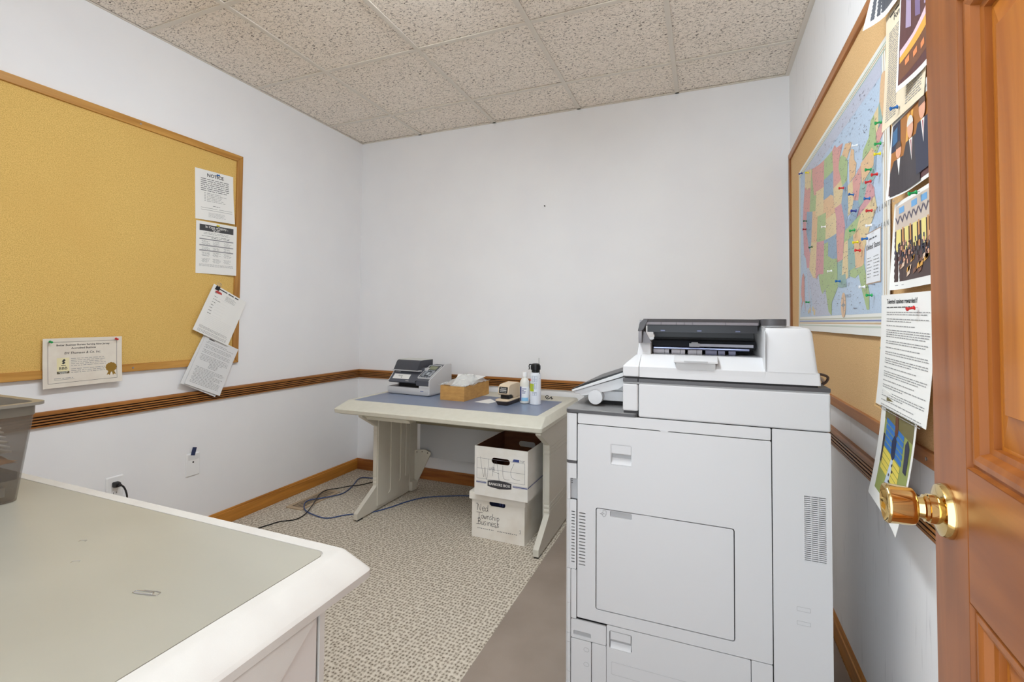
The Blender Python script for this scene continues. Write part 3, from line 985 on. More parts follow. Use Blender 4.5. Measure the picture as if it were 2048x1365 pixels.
# feeder latch on the front lip
MB().prism(rrect(cx(2.446), cx(2.547), 1.030, 1.056, .006, 3), 'y', .0005, .03).build('latch_well', mat('latch_well_grey', C(176, 176, 176), .5), feeder)
MB().prism([(-.001, 1.049), (-.001, 1.0555), (.03, 1.066), (.05, 1.066), (.05, 1.049)], 'x', cx(2.440), cx(2.553)).build('latch_bar', M_PLY, feeder, bevel=.001)
MB().box(cx(2.467), cx(2.528), -.0035, .004, 1.0515, 1.055).build('latch_pull', M_PLY2, feeder)
# hose at the rear of the feeder
MB().tube(smooth_path([(cx(2.788), .12, 1.022), (cx(2.815), .12, 1.022), (cx(2.832), .13, 1.014), (cx(2.828), .14, .998), (cx(2.81), .15, .985)]), .0035, 8).build('feeder_cable', mat('cable_brown', C(92, 74, 66), .5), feeder, smooth=True)
MB().tube(smooth_path([(cx(2.786), .14, 1.026), (cx(2.81), .14, 1.016), (cx(2.826), .15, 1.000), (cx(2.822), .16, .988), (cx(2.81), .16, .98)]), .0045, 8).build('feeder_cable', mat('cable_beige', C(206, 184, 166), .5), feeder, smooth=True)
# tilted operation panel on its arm
op = MB().prism([(cx(2.126), .9435), (cx(2.131), .9385), (cx(2.286), .993), (cx(2.296), 1.000), (cx(2.296), 1.0095)], 'y', .075, .36).build('operation_panel', M_PLY, cp, bevel=.002)
MB().prism([(cx(2.1265), .9440), (cx(2.296), 1.0100), (cx(2.296), 1.0145), (cx(2.170), .9680), (cx(2.1272), .9462)], 'y', .078, .357).build('panel_screen', M_BLK, op)
MB().prism([(cx(2.131), .938), (cx(2.137), .932), (cx(2.150), .931), (cx(2.153), .927), (cx(2.160), .925), (cx(2.272), .952), (cx(2.290), .966), (cx(2.290), .992)], 'y', .085, .35).build('panel_back', M_PLY, op, bevel=.002)
MB().lathe([(.022, 0), (.022, .25)], 28, Matrix.Translation((cx(2.204), .07, .926)) @ Matrix.Rotation(-PI / 2, 4, 'X')).build('panel_hinge', M_PLY, op, smooth=True)
MB().box(cx(2.206), cx(2.2985), .105, .33, .9125, .944).box(cx(2.206), cx(2.2985), .11, .32, .944, .960).build('panel_arm', M_PLY, op, bevel=.003)
MB().prism([(cx(2.142), .926), (cx(2.187), .932), (cx(2.187), .919), (cx(2.168), .918), (cx(2.150), .905)], 'y', .16, .34).build('panel_key', M_PLY, op, bevel=.001)
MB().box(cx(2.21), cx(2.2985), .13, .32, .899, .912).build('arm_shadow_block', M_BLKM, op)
# ------------------------------------------------------------------ the cream work table
tb = thing('work_table', 'cream work table with a blue grey top against the back wall', 'table', (0, 0, 0))


def rr3(x0, x1, y0, y1, r, z):
    return at(rrect(x0, x1, y0, y1, r, 4), z)


MB().loft([rr3(.505, 1.765, -.78, -.024, .01, .604), rr3(.488, 1.780, -.799, -.021, .012, .612), rr3(.486, 1.782, -.803, -.020, .012, .632), rr3(.489, 1.779, -.797, -.020, .012, .638),
           rr3(.494, 1.764, -.698, -.022, .014, .668), rr3(.497, 1.760, -.690, -.024, .014, .670), rr3(.530, 1.717, -.682, -.205, .012, .670), rr3(.531, 1.716, -.681, -.206, .012, .6675)], True, True).build('table_top', M_TCREAM, tb, smooth=True, angle=25)
MB().loft([rr3(.5312, 1.7158, -.6808, -.2062, .012, .6676), rr3(.5312, 1.7158, -.6808, -.2062, .012, .6700)]).build('top_inset', M_TBLUE, tb)
MB().lathe([(.012, .6701), (.012, .6706), (.004, .6706)], 12, Matrix.Translation((1.262, -.115, 0))).build('cable_hole_cap', M_TDK, tb)
LEG = [(-.800, .0085), (-.800, .044), (-.632, .150), (-.629, .158), (-.632, .166), (-.632, .172), (-.629, .180), (-.632, .188), (-.632, .194), (-.629, .202), (-.632, .210),
       (-.632, .452), (-.629, .460), (-.632, .468), (-.632, .474), (-.629, .482), (-.632, .490), (-.632, .512), (-.772, .592), (-.772, .6035), (-.06, .6035), (-.06, .575), (-.2, .49), (-.2, .0085)]


def leg(x0, x1, inner):
    l = MB().prism(LEG, 'x', x0, x1).build('leg', M_TLEG, tb, bevel=.003)
    l.name = 'leg'
    for ya, yb in ((-.790, -.745), (-.26, -.21)):
        MB().box(x0 + .004, x1 - .004, ya, yb, 0.0, .009).build('foot_glide', M_BLKM, l)
    s = 1 if inner > x0 + .001 and abs(inner - x1) < .001 else -1
    # pressed inner plate with two vertical channels
    hs = [stadium(-.540, -.495, .075, .585), stadium(-.430, -.390, .115, .585)]
    MB().holed([(-.625, .030), (-.625, .155), (-.625, .505), (-.62, .590), (-.345, .590), (-.345, .060), (-.40, .030)], hs, 'x', inner, inner + s * .007).build('channel_plate', M_TLEG, l)
    MB().box(min(inner, inner + s * .014), max(inner, inner + s * .014), -.340, -.300, .130, .590).build('wire_cover', M_TLEG, l, bevel=.002)
    MB().box(min(inner, inner + s * .010), max(inner, inner + s * .010), -.292, -.205, .045, .590).build('rear_channel', M_TLEG, l, bevel=.002)
    MB().box(min(inner, inner + s * .030), max(inner, inner + s * .030), -.290, -.235, .012, .075).build('rear_foot_block', M_TLEG, l, bevel=.004)
    out = x0 if s > 0 else x1
    for z in (.165, .185, .205, .455, .475, .495):
        MB().box(min(out, out - s * .0028), max(out, out - s * .0028), -.628, -.205, z - .005, z + .005).build('outer_rib', M_TLEG, l, bevel=.002, seg=1)
    return l


leg(.644, .672, .672)
leg(1.737, 1.768, 1.737)
tr = MB().prism([(-.752, .603), (-.752, .592), (-.738, .590), (-.730, .572), (-.50, .585), (-.50, .603)], 'x', .640, .972).build('under_tray', M_TCREAM, tb, bevel=.002)
bm_ = MB().box(.675, 1.735, -.225, -.200, .448, .603).build('cross_beam', M_TDK, tb, bevel=.01)
for k in range(5):
    MB().lathe([(.011, 0), (.011, .002), (.007, .002), (.006, .0002)], 16, Matrix.Translation((.745 + k * .175, -.2245, .475)) @ Matrix.Rotation(PI / 2, 4, 'X')).build('beam_bolt', mat('bolt_brown', C(112, 100, 78), .5), bm_)
MB().box(.70, 1.70, -.199, -.192, .225, .60).build('modesty_panel', mat('modesty_grey', C(186, 187, 190), .5), tb)
fn = MB().prism([(.676, .03), (.676, .272), (.764, .284), (.802, .270), (.806, .258), (.690, .030)], 'y', -.236, -.226).build('corner_bracket', M_TLEG, tb, bevel=.002)
for q in ((.700, .262), (.742, .268), (.785, .264), (.688, .045)):
    MB().lathe([(.005, 0), (.005, .002), (.002, .002)], 10, Matrix.Translation((q[0], -.236, q[1])) @ Matrix.Rotation(PI / 2, 4, 'X')).build('screw', M_STEEL, fn)
MB().box(1.585, 1.665, -.30, -.226, .545, .603).build('power_clip', M_TDK, tb, bevel=.003)
TZ = .6706


# ------------------------------------------------------------------ two storage boxes under the table
M_BOXW = mat('box_white', C(234, 231, 226), .75, 0, C(226, 222, 214), (12, 12, 12))
M_BOXK = mat('box_kraft_inside', C(112, 66, 40), .85, 0, C(98, 56, 34), (10, 10, 40))
M_BOXB = mat('box_blue_ink', C(62, 74, 132), .7)
M_BOXOLD = mat('box_aged_white', C(236, 231, 222), .8, 0, C(222, 213, 200), (7, 7, 7), 5, .45, .75)


def carton_open(name, label, x0, y0, z0, w, d, h, rot, mo, mi, hole, th=.004):
    t = thing(name, label, 'box', (x0, y0, z0), rot)
    outer = [(0, 0), (w, 0), (w, h), (0, h)]
    hz = [stadium(w / 2 - .052, w / 2 + .052, h * hole - .016, h * hole + .016)] if hole else []
    MB().holed(outer, hz, 'y', 0, th).build('front_panel', mo, t)
    MB().holed(outer, hz, 'y', d - th, d).build('back_panel', mo, t)
    MB().box(0, th, th, d - th, 0, h).build('side_panel', mo, t)
    MB().box(w - th, w, th, d - th, 0, h).build('side_panel', mo, t)
    MB().box(th, w - th, th, d - th, 0, th).build('bottom', mi, t)
    li = th + .0006
    rc_ = [(th, th), (w - th, th), (w - th, h - .0005), (th, h - .0005)]
    MB().holed(rc_, hz, 'y', th, li).build('lining', mi, t)
    MB().holed(rc_, hz, 'y', d - li, d - th).build('lining', mi, t)
    MB().box(th, li, li, d - li, th, h - .0005).build('lining', mi, t)
    MB().box(w - li, w - th, li, d - li, th, h - .0005).build('lining', mi, t)
    return t


def front(mb, vs_, fs_, x, z, y=-.0004, M=None):
    mb.add([(a[0] + x, y, a[1] + z) for a in vs_], fs_)


BX, BY = 1.352, -.695
lb = thing('storage_box', 'aged white cardboard storage box standing on the carpet with handwritten note', 'box', (BX, BY, 0), R(-1))
bw, bd_, bh = .305, .39, .235
hz = [stadium(.103, .197, .176, .204)]
MB().holed([(0, 0), (bw, 0), (bw, bh), (0, bh)], hz, 'y', 0, .004).build('front_panel', M_BOXOLD, lb)
MB().box(0, .004, .004, bd_, 0, bh).build('side_panel', M_BOXOLD, lb)
MB().box(bw - .004, bw, .004, bd_, 0, bh).build('side_panel', M_BOXOLD, lb)
MB().box(.004, bw - .004, bd_ - .004, bd_, 0, bh).build('back_panel', M_BOXOLD, lb)
MB().box(.004, bw - .004, .004, bd_ - .004, 0, .004).build('bottom', M_BOXK, lb)
bk = thing('ring_binder', 'dark navy binder seen through the hand hole of the lower box', 'binder', (BX + .02, BY + .03, .006), R(-1))
MB().box(0, .245, 0, .30, 0, .205).build('binder_covers', mat('binder_navy', C(34, 38, 66), .5), bk)
bl = MB()
for k in range(5):
    bl.box(.13 + k * .016, .136 + k * .016, -.0006, .0004, .165, .20)
tag(bl.build('binder_stripes', mat('stripe_blue', C(74, 84, 140), .5), bk), kind='stuff')
ld_ = MB()
lo_o, lo_i = rrect(-.012, bw + .008, -.012, bd_ + .01, .002, 1), rrect(-.008, bw + .004, -.008, bd_ + .006, .002, 1)
ld_.loft([at(lo_i, bh + .002), at(lo_i, bh - .032), at(lo_o, bh - .032), at(lo_o, bh + .006)])
ld_.build('lid', M_BOXOLD, lb)
pen = MB()
for wd_, x, z, sz in (('Ned', .034, .143, .034), ('Township', .034, .103, .030), ('Business', .036, .070, .031)):
    front(pen, *hand(wd_, 0, 0, sz, .0022, .92), x, z)
front(pen, *ribbon([(q.x, q.y) for q in smooth_path([(.150, .095, 0), (.152, .08, 0), (.143, .066, 0), (.136, .074, 0)])], .0018), 0, 0)
pen.build('handwriting', mat('marker_black', C(34, 34, 38), .7), lb, recalc=False)
pr_ = MB()
rnd = random.Random(4)
for x0, x1 in ((.034, .128), (.152, .262)):
    x = x0
    while x < x1:
        l = rnd.uniform(.003, .008)
        front(pr_, [(0, 0), (l, 0), (l, .003), (0, .003)], [(0, 1, 2, 3)], x, .049)
        x += l + rnd.uniform(.002, .006)
front(pr_, *ribbon([(.276, .073), (.281, .078), (.284, .070), (.281, .058), (.277, .062)], .002), 0, 0)
pr_.build('printed_line', mat('print_dark', C(70, 70, 76), .7), lb, recalc=False)

UX, UY, UZ = 1.386, -.737, bh + .0065
ub = carton_open('storage_box', 'open white cardboard records box stacked on the lower box', UX, UY, UZ, .302, .385, .256, R(-1), M_BOXW, M_BOXK, .735)
uw = .302
gr = MB()
for seg in ([(.014, .194), (.286, .194)], [(.014, .088), (.286, .088)], [(.014, .088), (.014, .194)], [(.286, .088), (.286, .194)], [(.014, .141), (.286, .141)]):
    front(gr, *ribbon(seg, .0013), 0, 0)
gr.build('printed_frame', mat('print_grey', C(120, 122, 130), .7), ub, recalc=False)
bi = MB()
for a, b in ((.010, .070), (.220, uw - .001)):
    front(bi, [(a, 0), (b, 0), (b, .0042), (a, .0042)], [(0, 1, 2, 3)], 0, .067)
    front(bi, [(a, 0), (b, 0), (b, .0012), (a, .0012)], [(0, 1, 2, 3)], 0, .0735)
    front(bi, [(a, 0), (b, 0), (b, .0012), (a, .0012)], [(0, 1, 2, 3)], 0, .0638)
bi.add([(uw + .0004, .001, .067), (uw + .0004, .38, .067), (uw + .0004, .38, .0712), (uw + .0004, .001, .0712)], [(0, 1, 2, 3)])
bi.add([(uw + .0004, .001, .0735), (uw + .0004, .38, .0735), (uw + .0004, .38, .0747), (uw + .0004, .001, .0747)], [(0, 1, 2, 3)])
front(bi, [(.218, .196), (.255, .196), (.255, .209), (.224, .209)], [(0, 1, 2, 3)], 0, 0)
bi.build('blue_stripes', M_BOXB, ub, recalc=False)
lg = MB()
front(lg, [(.077, .068 - .014), (.1, .068 - .018), (.145, .068 - .022), (.19, .068 - .018), (.213, .068 - .014), (.213, .068 + .014), (.19, .068 + .018), (.145, .068 + .022), (.1, .068 + .018), (.077, .068 + .014)], [tuple(range(10))], 0, 0, -.0006)
lgo = lg.build('logo_plate', mat('logo_dark', C(58, 56, 60), .6), ub, recalc=False)
lt_ = MB()
front(lt_, *text_geo('BANKERS BOX', .0185, .012, 'CENTER'), .145, .0615, -.0012)
lt_.build('logo_lettering', M_PAPER, lgo, recalc=False)
tl_ = MB()
front(tl_, *text_geo('TOP', .014, .0, 'LEFT'), .258, .1975, -.0006)
tl_.build('lettering', mat('print_top', C(90, 92, 100), .7), ub, recalc=False)
wl = MB()
front(wl, *hand('W', 0, 0, .075, .0013), .034, .104)
front(wl, *hand('A', 0, 0, .082, .0013), .104, .108)
front(wl, *hand('L', 0, 0, .070, .0013), .160, .100)
front(wl, *hand('C', 0, 0, .074, .0013), .205, .106)
front(wl, *hand('09N', 0, 0, .018, .0013), .086, .136)
wl.build('handwriting', mat('pen_black', C(52, 52, 58), .7), ub, recalc=False)

# ------------------------------------------------------------------ things on the table
# label printer
dv = thing('label_printer', 'white and charcoal label printer with keypad and small screen', 'label printer', (.545, -.372, TZ), R(-4.5))
dv.scale = (.98, 1, 1.14)
dw, ddp = .352, .262
MB().loft([[(x, y, z) for x, y in rrect(i, dw - i, i, ddp, .010, 3)] for i, z in ((.006, .003), (.001, .010), (0, .03), (.001, .042))]).build('base_tray', M_PLY, dv, smooth=True)
for fx_, fy_ in ((.02, .03), (.30, .03), (.02, .2), (.30, .2)):
    MB().box(fx_, fx_ + .03, fy_, fy_ + .03, 0, .004).build('foot', M_BLKM, dv)
MB().box(.010, .262, .012, .10, .0415, .0432).build('tray_mat', M_DK, dv)
MB().box(.268, dw - .002, .002, .10, .042, .056).build('base_step', M_PLY, dv, bevel=.002)
MB().box(.06, .262, .055, .12, .043, .068).build('slot', M_BLKM, dv)
# charcoal body: wedge over the slot
MB().prism([(.012, .066), (.004, .072), (.072, .135), (.090, .150), (.24, .150), (.24, .066)], 'x', .008, .2395).build('front_cover', mat('device_charcoal', C(84, 86, 94), .4), dv, bevel=.003)
MB().prism([(.006, .056), (.006, .087), (.012, .090), (.180, .163), (.235, .163), (.24, .056)], 'x', .240, dw - .008).build('control_body', mat('device_charcoal', C(84, 86, 94), .4), dv, bevel=.004)
MB().prism([(.10, .043), (.10, .148), (.255, .150), (.258, .043)], 'x', .006, .262).build('rear_body', M_PLY, dv, bevel=.004)
MB().prism([(.004, .042), (.004, .088), (.014, .095), (.186, .170), (.250, .170), (.258, .163), (.258, .010), (.01, .010)], 'x', dw - .0085, dw).build('side_cover', M_PLY, dv, bevel=.002)
MB().prism([(.055, .138), (.040, .138), (.074, .186), (.088, .1925), (.215, .1925), (.215, .14), (.08, .14)], 'x', .022, .222).build('roll_cover', mat('device_black', C(66, 67, 74), .4), dv, bevel=.003)
MB().prism([(.090, .1926), (.215, .1926), (.214, .1955), (.094, .1955)], 'x', .022, .222).build('cover_top', mat('device_top', C(206, 206, 200), .5), dv, bevel=.001)
MB().prism([(.0035, .0718), (.0715, .1348), (.0700, .1365), (.0020, .0735)], 'x', .008, .0115).build('trim_edge', M_PLY, dv)
MB().box(.016, .24, .036, .07, .1325, .1375).build('trim_line', M_PLY, dv)


def slope_M(p0, p1, x):
    """frame on the sloped front: local x along the width, local y up the slope"""
    a = Vector((0, p1[0] - p0[0], p1[1] - p0[1])).normalized()
    n = Vector((1, 0, 0)).cross(a)
    return Matrix(((1, a.x, n.x, x), (0, a.y, n.y, p0[0]), (0, a.z, n.z, p0[1]), (0, 0, 0, 1)))


S1 = slope_M((.004, .072), (.072, .135), 0)
S2 = slope_M((.012, .090), (.180, .163), 0)
lab = MB().box(.030, .168, .022, .058, .0003, .0012, S1).build('paper_note', M_PAPER, dv)
hn = MB()
for wd_, x, y, sz in (('Postage', .070, .040, .010), ('Pm', .098, .027, .010)):
    vs_, fs_ = hand(wd_, x, y, sz, .0009, .9)
    hn.add([(a[0], a[1], .0015) for a in vs_], fs_, S1)
hn.build('handwriting', M_INK, lab, recalc=False)
nm = MB()
vs_, fs_ = text_geo('brother', .013, .01)
nm.add([(a[0] + .030, a[1] + .072, .0006) for a in vs_], fs_, S1)
nm.box(.150, .176, .008, .0105, .0004, .0008, S1)
nm.build('lettering', M_PAPER, dv, recalc=False)
nm = MB()
nm.box(.282, .308, -.0006, .0004, .026, .0295)
nm.build('base_lettering', mat('print_blue', C(70, 84, 150), .6), dv, recalc=False)
kp = MB().holed(rrect(.238, .340, .012, .168, .010, 3), [rrect(.2425, .3355, .0165, .1635, .008, 3)], 'z', 0, .007, S2).build('keypad_bezel', M_PLY, dv)
MB().prism(rrect(.2425, .3355, .0165, .1635, .008, 3), 'z', 0, .005, S2).build('keypad_face', mat('keypad_grey', C(66, 70, 76), .35), kp)
MB().box(.256, .318, .115, .154, .005, .0062, S2).build('screen', mat('lcd_olive', C(138, 142, 112), .3), kp)
kk = MB()
for i in range(4):
    kk.box(.254 + i * .018, .267 + i * .018, .100, .105, .005, .0066, S2)
for j in range(4):
    for i in range(2):
        kk.box(.252 + i * .056, .272 + i * .056, .040 + j * .015, .049 + j * .015, .005, .0066, S2)
for i in range(4):
    kk.box(.250 + i * .021, .264 + i * .021, .023, .028, .005, .0066, S2)
kk.box(.280, .301, .050, .082, .005, .0066, S2)
tag(kk.build('keys', mat('key_light', C(176, 182, 190), .5), kp), kind='stuff')

# cardboard carton with a plastic bag of papers
M_KRAFT = mat('kraft_card', C(206, 158, 92), .75, 0, C(190, 142, 80), (20, 20, 60), 4)
ct = thing('cardboard_tray', 'low open tan cardboard box on the table holding a clear bag', 'box', (1.005, -.455, TZ), R(-1.5))
cw, cd, ch = .168, .338, .088
MB().box(0, cw, 0, .003, 0, ch).build('front_panel', M_KRAFT, ct)
MB().box(0, cw, cd - .003, cd, 0, ch).build('back_panel', M_KRAFT, ct)
MB().box(0, .003, .003, cd - .003, 0, ch).build('side_panel', M_KRAFT, ct)
MB().box(cw - .003, cw, .003, cd - .003, 0, ch).build('side_panel', M_KRAFT, ct)
MB().box(.003, cw - .003, .003, cd - .003, 0, .003).build('bottom', M_KRAFT, ct)
M_BAG = mat('clear_film', C(236, 238, 236), .18, 0, alpha=.42, bump=.6, bscale=60)
bgm = MB()
n = 18
from mathutils import noise as NZ
rows_ = []
for j in range(n + 1):
    row = []
    for i in range(n + 1):
        x = -.018 + (cw + .030) * i / n
        y = -.004 + (cd + .004) * j / n
        u, v = i / n, j / n
        dome = math.sin(PI * min(1, max(0, u * 1.02))) ** .7 * math.sin(PI * v) ** .6
        z = ch - .004 + .062 * dome * (0.55 + .55 * v) + .016 * NZ.noise(Vector((x * 28, y * 22, 1.3))) + (.012 if i == 0 else 0)
        if i == 0 or j == 0 or i == n or j == n:
            z = ch + .008 + .008 * NZ.noise(Vector((x * 50, y * 40, 4)))
        row.append((x, y, z))
    rows_.append(row)
vs_ = [q for r_ in rows_ for q in r_]
fs_ = [(j * (n + 1) + i, j * (n + 1) + i + 1, (j + 1) * (n + 1) + i + 1, (j + 1) * (n + 1) + i) for j in range(n) for i in range(n)]
bag = thing('plastic_bag', 'crumpled clear plastic bag of papers inside the tan box', 'bag', (1.005, -.455, TZ), R(-1.5))
bgm.add(vs_, fs_)
bgm.build('film', M_BAG, bag, smooth=True, angle=70)
rnd = random.Random(11)
for k, (x, y, a, rx, colr) in enumerate(((.015, .03, 4, 10, 0), (.03, .05, -14, 16, 0), (.02, .10, 10, 22, 0), (.04, .15, -6, 14, 0), (.035, .12, 18, 24, 0), (.05, .20, -18, 12, 0))):
    M_ = Matrix.Translation((x, y, ch - .030 + k * .009)) @ Matrix.Rotation(R(a), 4, 'Z') @ Matrix.Rotation(R(rx), 4, 'X')
    MB().box(0, .105, 0, .10, 0, .004, M_).build('packet', mat('packet_white', C(238, 238, 236), .7), bag)
MB().box(0, .012, 0, .10, 0, .003, Matrix.Translation((.075, .235, ch + .030)) @ Matrix.Rotation(R(38), 4, 'Z') @ Matrix.Rotation(R(-6), 4, 'X')).build('green_strip', mat('teal_strip', C(36, 128, 112), .5), bag)
MB().box(0, .06, 0, .08, 0, .002, Matrix.Translation((.035, .17, ch + .022)) @ Matrix.Rotation(R(20), 4, 'Z') @ Matrix.Rotation(R(14), 4, 'X')).build('mint_packet', mat('mint_packet', C(176, 218, 202), .6), bag)

nt_ = MB().prism([(1.235, -.440), (1.336, -.459), (1.352, -.385), (1.275, -.300)], 'z', TZ, TZ + .0008).build('note_slip', M_PAPER)
tag(nt_, 'loose white paper slip lying on the blue table top', 'paper')

# electric stapler
st = thing('electric_stapler', 'beige and black electric stapler on the table', 'stapler', (1.385, -.486, TZ), R(-3))
M_BEIGE = mat('stapler_beige', C(226, 206, 178), .5)
M_STBLK = mat('stapler_brown_black', C(62, 54, 52), .45)
MB().loft([[(x, y, z) for x, y in rrect(i, .088 - i, i, .205, .018, 4)] for i, z in ((.010, 0), (.002, .018), (0, .024))]).build('base', M_STBLK, st, smooth=True)
MB().loft([[(x, y, z) for x, y in rrect(i, .088 - i, i, .205, .018, 4)] for i, z in ((0, .024), (0, .030), (.004, .033))]).build('base_plate', M_BEIGE, st, smooth=True)
MB().prism([(.022, .060), (.012, .066), (.022, .108), (.045, .118), (.150, .122), (.200, .110), (.203, .033), (.095, .033), (.085, .048), (.06, .058)], 'x', .014, .084).build('housing', M_BEIGE, st, bevel=.005, seg=3)
MB().box(.022, .078, .035, .15, .033, .060).build('jaw', M_BLK, st, bevel=.004)
MB().box(.030, .070, .030, .06, .044, .058).build('jaw_nose', M_BLK, st, bevel=.004)
SF = slope_M((.012, .066), (.022, .108), 0)
fp_ = MB().prism(rrect(.022, .077, .004, .040, .004, 2), 'z', 0, .0016, SF).build('face_plate', M_BLK, st)
MB().box(.029, .070, .018, .025, .0015, .0024, SF).build('face_stripe', mat('stripe_silver', C(186, 184, 178), .4), fp_)
sl = MB()
vs_, fs_ = text_geo('Panasonic', .0092, .01, 'CENTER')
sl.add([(a[0] + .050, a[1] + .029, .0019) for a in vs_], fs_, SF)
for a_ in (.029, .043, .058):
    sl.box(a_, a_ + .012, .0100, .0128, .0016, .0020, SF)
sl.build('lettering', M_PAPER, fp_, recalc=False)
MB().tube(smooth_path([(.084, .19, .012), (.098, .195, .006), (.105, .20, .004)]), .003, 6).build('power_lead', M_BLK, st)

# white bottle
bt_ = thing('plastic_bottle', 'small white plastic bottle with a blue label beside the stapler', 'bottle', (1.523, -.352, TZ))
MB().lathe([(.020, 0), (.0275, .003), (.0285, .010), (.0285, .118), (.026, .132), (.018, .146), (.012, .152), (.012, .158)], 32).build('bottle_body', mat('bottle_milky', C(232, 230, 222), .35), bt_, smooth=True)
MB().lathe([(.0150, .158), (.0150, .182), (.0135, .185), (.006, .185)], 24).build('cap', mat('cap_white', C(240, 240, 240), .4), bt_, smooth=True)


def wrap(mb, r, a0, a1, z0, z1, n=10):
    vs_ = []
    for k in range(n + 1):
        a = R(a0 + (a1 - a0) * k / n)
        vs_ += [(r * math.cos(a), r * math.sin(a), z0), (r * math.cos(a), r * math.sin(a), z1)]
    mb.add(vs_, [(2 * k, 2 * k + 2, 2 * k + 3, 2 * k + 1) for k in range(n)])
    return mb


# the camera looks from azimuth about -70 deg
wl_ = wrap(MB(), .0287, -150, 0, .016, .100, 24).build('label', mat('label_white', C(240, 241, 244), .5), bt_, smooth=True)
wrap(MB(), .0289, -138, -112, .016, .100).build('label_stripe', mat('label_navy', C(40, 58, 132), .5), wl_, smooth=True)
wrap(MB(), .0289, -108, -24, .016, .036).build('label_wash', mat('label_cyan', C(150, 204, 238), .5), wl_, smooth=True)
lm = MB()
for k, (z, a1) in enumerate(((.086, -48), (.077, -80), (.069, -56), (.062, -62))):
    wrap(lm, .0290, -104, a1, z, z + .0035)
lm.build('lettering', mat('label_ink', C(70, 76, 128), .6), wl_, smooth=True)

# air duster can
cn = thing('air_duster_can', 'white air duster can with black trigger nozzle and thin straw', 'spray can', (1.593, -.358, TZ))
MB().lathe([(.031, 0), (.033, .002), (.033, .006), (.0325, .008), (.0325, .166), (.031, .176), (.026, .184), (.020, .187)], 36).build('can_body', mat('can_white', C(228, 232, 240), .25), cn, smooth=True)
wrap(MB(), .0328, -150, -88, .078, .123).build('green_patch', mat('can_lime', C(186, 204, 38), .4), cn, smooth=True)
wrap(MB(), .0328, -150, -124, .136, .150).build('red_mark', mat('can_red', C(220, 128, 132), .4), cn, smooth=True)
gr = MB()
for a0, a1, z0, z1 in ((-106, -80, .135, .168), (-78, -54, .135, .168), (-106, -80, .092, .128), (-78, -62, .092, .128), (-106, -82, .055, .074), (-80, -58, .055, .074)):
    for q in ((a0, a1, z0, z0 + .0014), (a0, a1, z1 - .0014, z1), (a0, a0 + 2.5, z0, z1), (a1 - 2.5, a1, z0, z1), (a0 + 5, a1 - 5, z0 + .008, z0 + .0095), (a0 + 5, a1 - 5, z0 + .014, z0 + .0155)):
        wrap(gr, .0330, *q, n=3)
gr.build('printed_icons', mat('can_print', C(138, 148, 168), .5), cn, smooth=True)
hd = MB().lathe([(.020, .186), (.0235, .190), (.0235, .200), (.0275, .203), (.0275, .226), (.024, .236), (.014, .240), (.004, .240)], 20).build('nozzle_cap', M_BLK, cn, smooth=True)
for k in range(14):
    a = 2 * PI * k / 14
    MB().box(.0268, .0292, -.0016, .0016, .203, .228, Matrix.Rotation(a, 4, 'Z')).build('cap_rib', M_BLK, hd)
MB().tube(smooth_path([(-.022, 0, .232), (-.036, -.002, .232), (-.040, -.002, .222), (-.038, -.002, .208), (-.042, -.002, .203)]), .0032, 8).build('trigger', M_BLK, hd, smooth=True)
MB().tube([(.030, -.01, .150), (.028, -.008, .17), (.0255, -.004, .205)], .0016, 6).build('straw_lower', M_BLKM, cn)
MB().tube([(.022, -.003, .235), (.021, 0, .272)], .0012, 6).build('straw', M_BLKM, cn)

# tangle of cable behind the can
cbm = MB()
cbm.tube(smooth_path([(0, 0, .008), (.015, .006, .022), (.005, .012, .032), (-.008, .004, .018), (.012, -.004, .006), (.03, .008, .012), (.045, .004, .024), (.04, .012, .006), (.055, .006, .010)]), .0032, 7)
cb = cbm.build('cable_bundle', M_BLK, smooth=True)
cb.location = (1.600, -.17, TZ)
cb.scale = (.75, .75, .75)
tag(cb, 'small tangle of black cable behind the spray can', 'cable')
# ------------------------------------------------------------------ near desk
dk = thing('desk', 'pale desk with a grey beige top in the near left corner', 'desk', (0, 0, 0))
DZ = .7206
MB().loft([rr3(.30, 1.90, -3.03, -2.30, .01, .670), rr3(.262, 1.924, -3.05, -2.276, .012, .6705), rr3(.258, 1.930, -3.05, -2.272, .012, .675), rr3(.258, 1.930, -3.05, -2.272, .012, .688), rr3(.262, 1.926, -3.05, -2.275, .014, .6935), rr3(.272, 1.882, -3.05, -2.283, .016, .7180), rr3(.275, 1.873, -3.05, -2.287, .016, .7206),
           rr3(.32, 1.856, -3.02, -2.311, .020, .7206), rr3(.321, 1.855, -3.019, -2.312, .020, .7180)], True, True).build('desk_top', M_DESKW, dk, smooth=True, angle=22)
MB().loft([rr3(.3222, 1.8538, -3.0178, -2.3132, .020, .7182), rr3(.3222, 1.8538, -3.0178, -2.3132, .020, .7204)]).build('top_inset', M_DESKG, dk)
DL = [(-3.04, 0), (-3.04, .66), (-3.02, .6715), (-2.395, .6715), (-2.395, .0)]
for x0, x1 in ((.33, .36), (1.886, 1.914)):
    l = MB().prism(DL, 'x', x0, x1).build('leg_panel', mat('desk_panel', C(206, 200, 194), .55, bump=.03, bscale=500), dk, bevel=.002)
    if x0 > 1:
        MB().prism([(-2.402, .670), (-2.60, .52), (-3.03, .33), (-3.03, .670)], 'x', x1 - .001, x1 + .010).build('gusset', M_DESKW, l, bevel=.004)
        MB().box(x1 - .020, x1 - .006, -2.3945, -2.389, .0, .671).build('edge_gap', M_BLKM, l)
        MB().box(x1 - .03, x1, -2.389, -2.378, .0, .671).build('rear_post', M_DESKW, l)
MB().box(.36, 1.885, -2.41, -2.40, .25, .671).build('modesty_panel', mat('desk_panel', C(206, 200, 194), .55), dk)

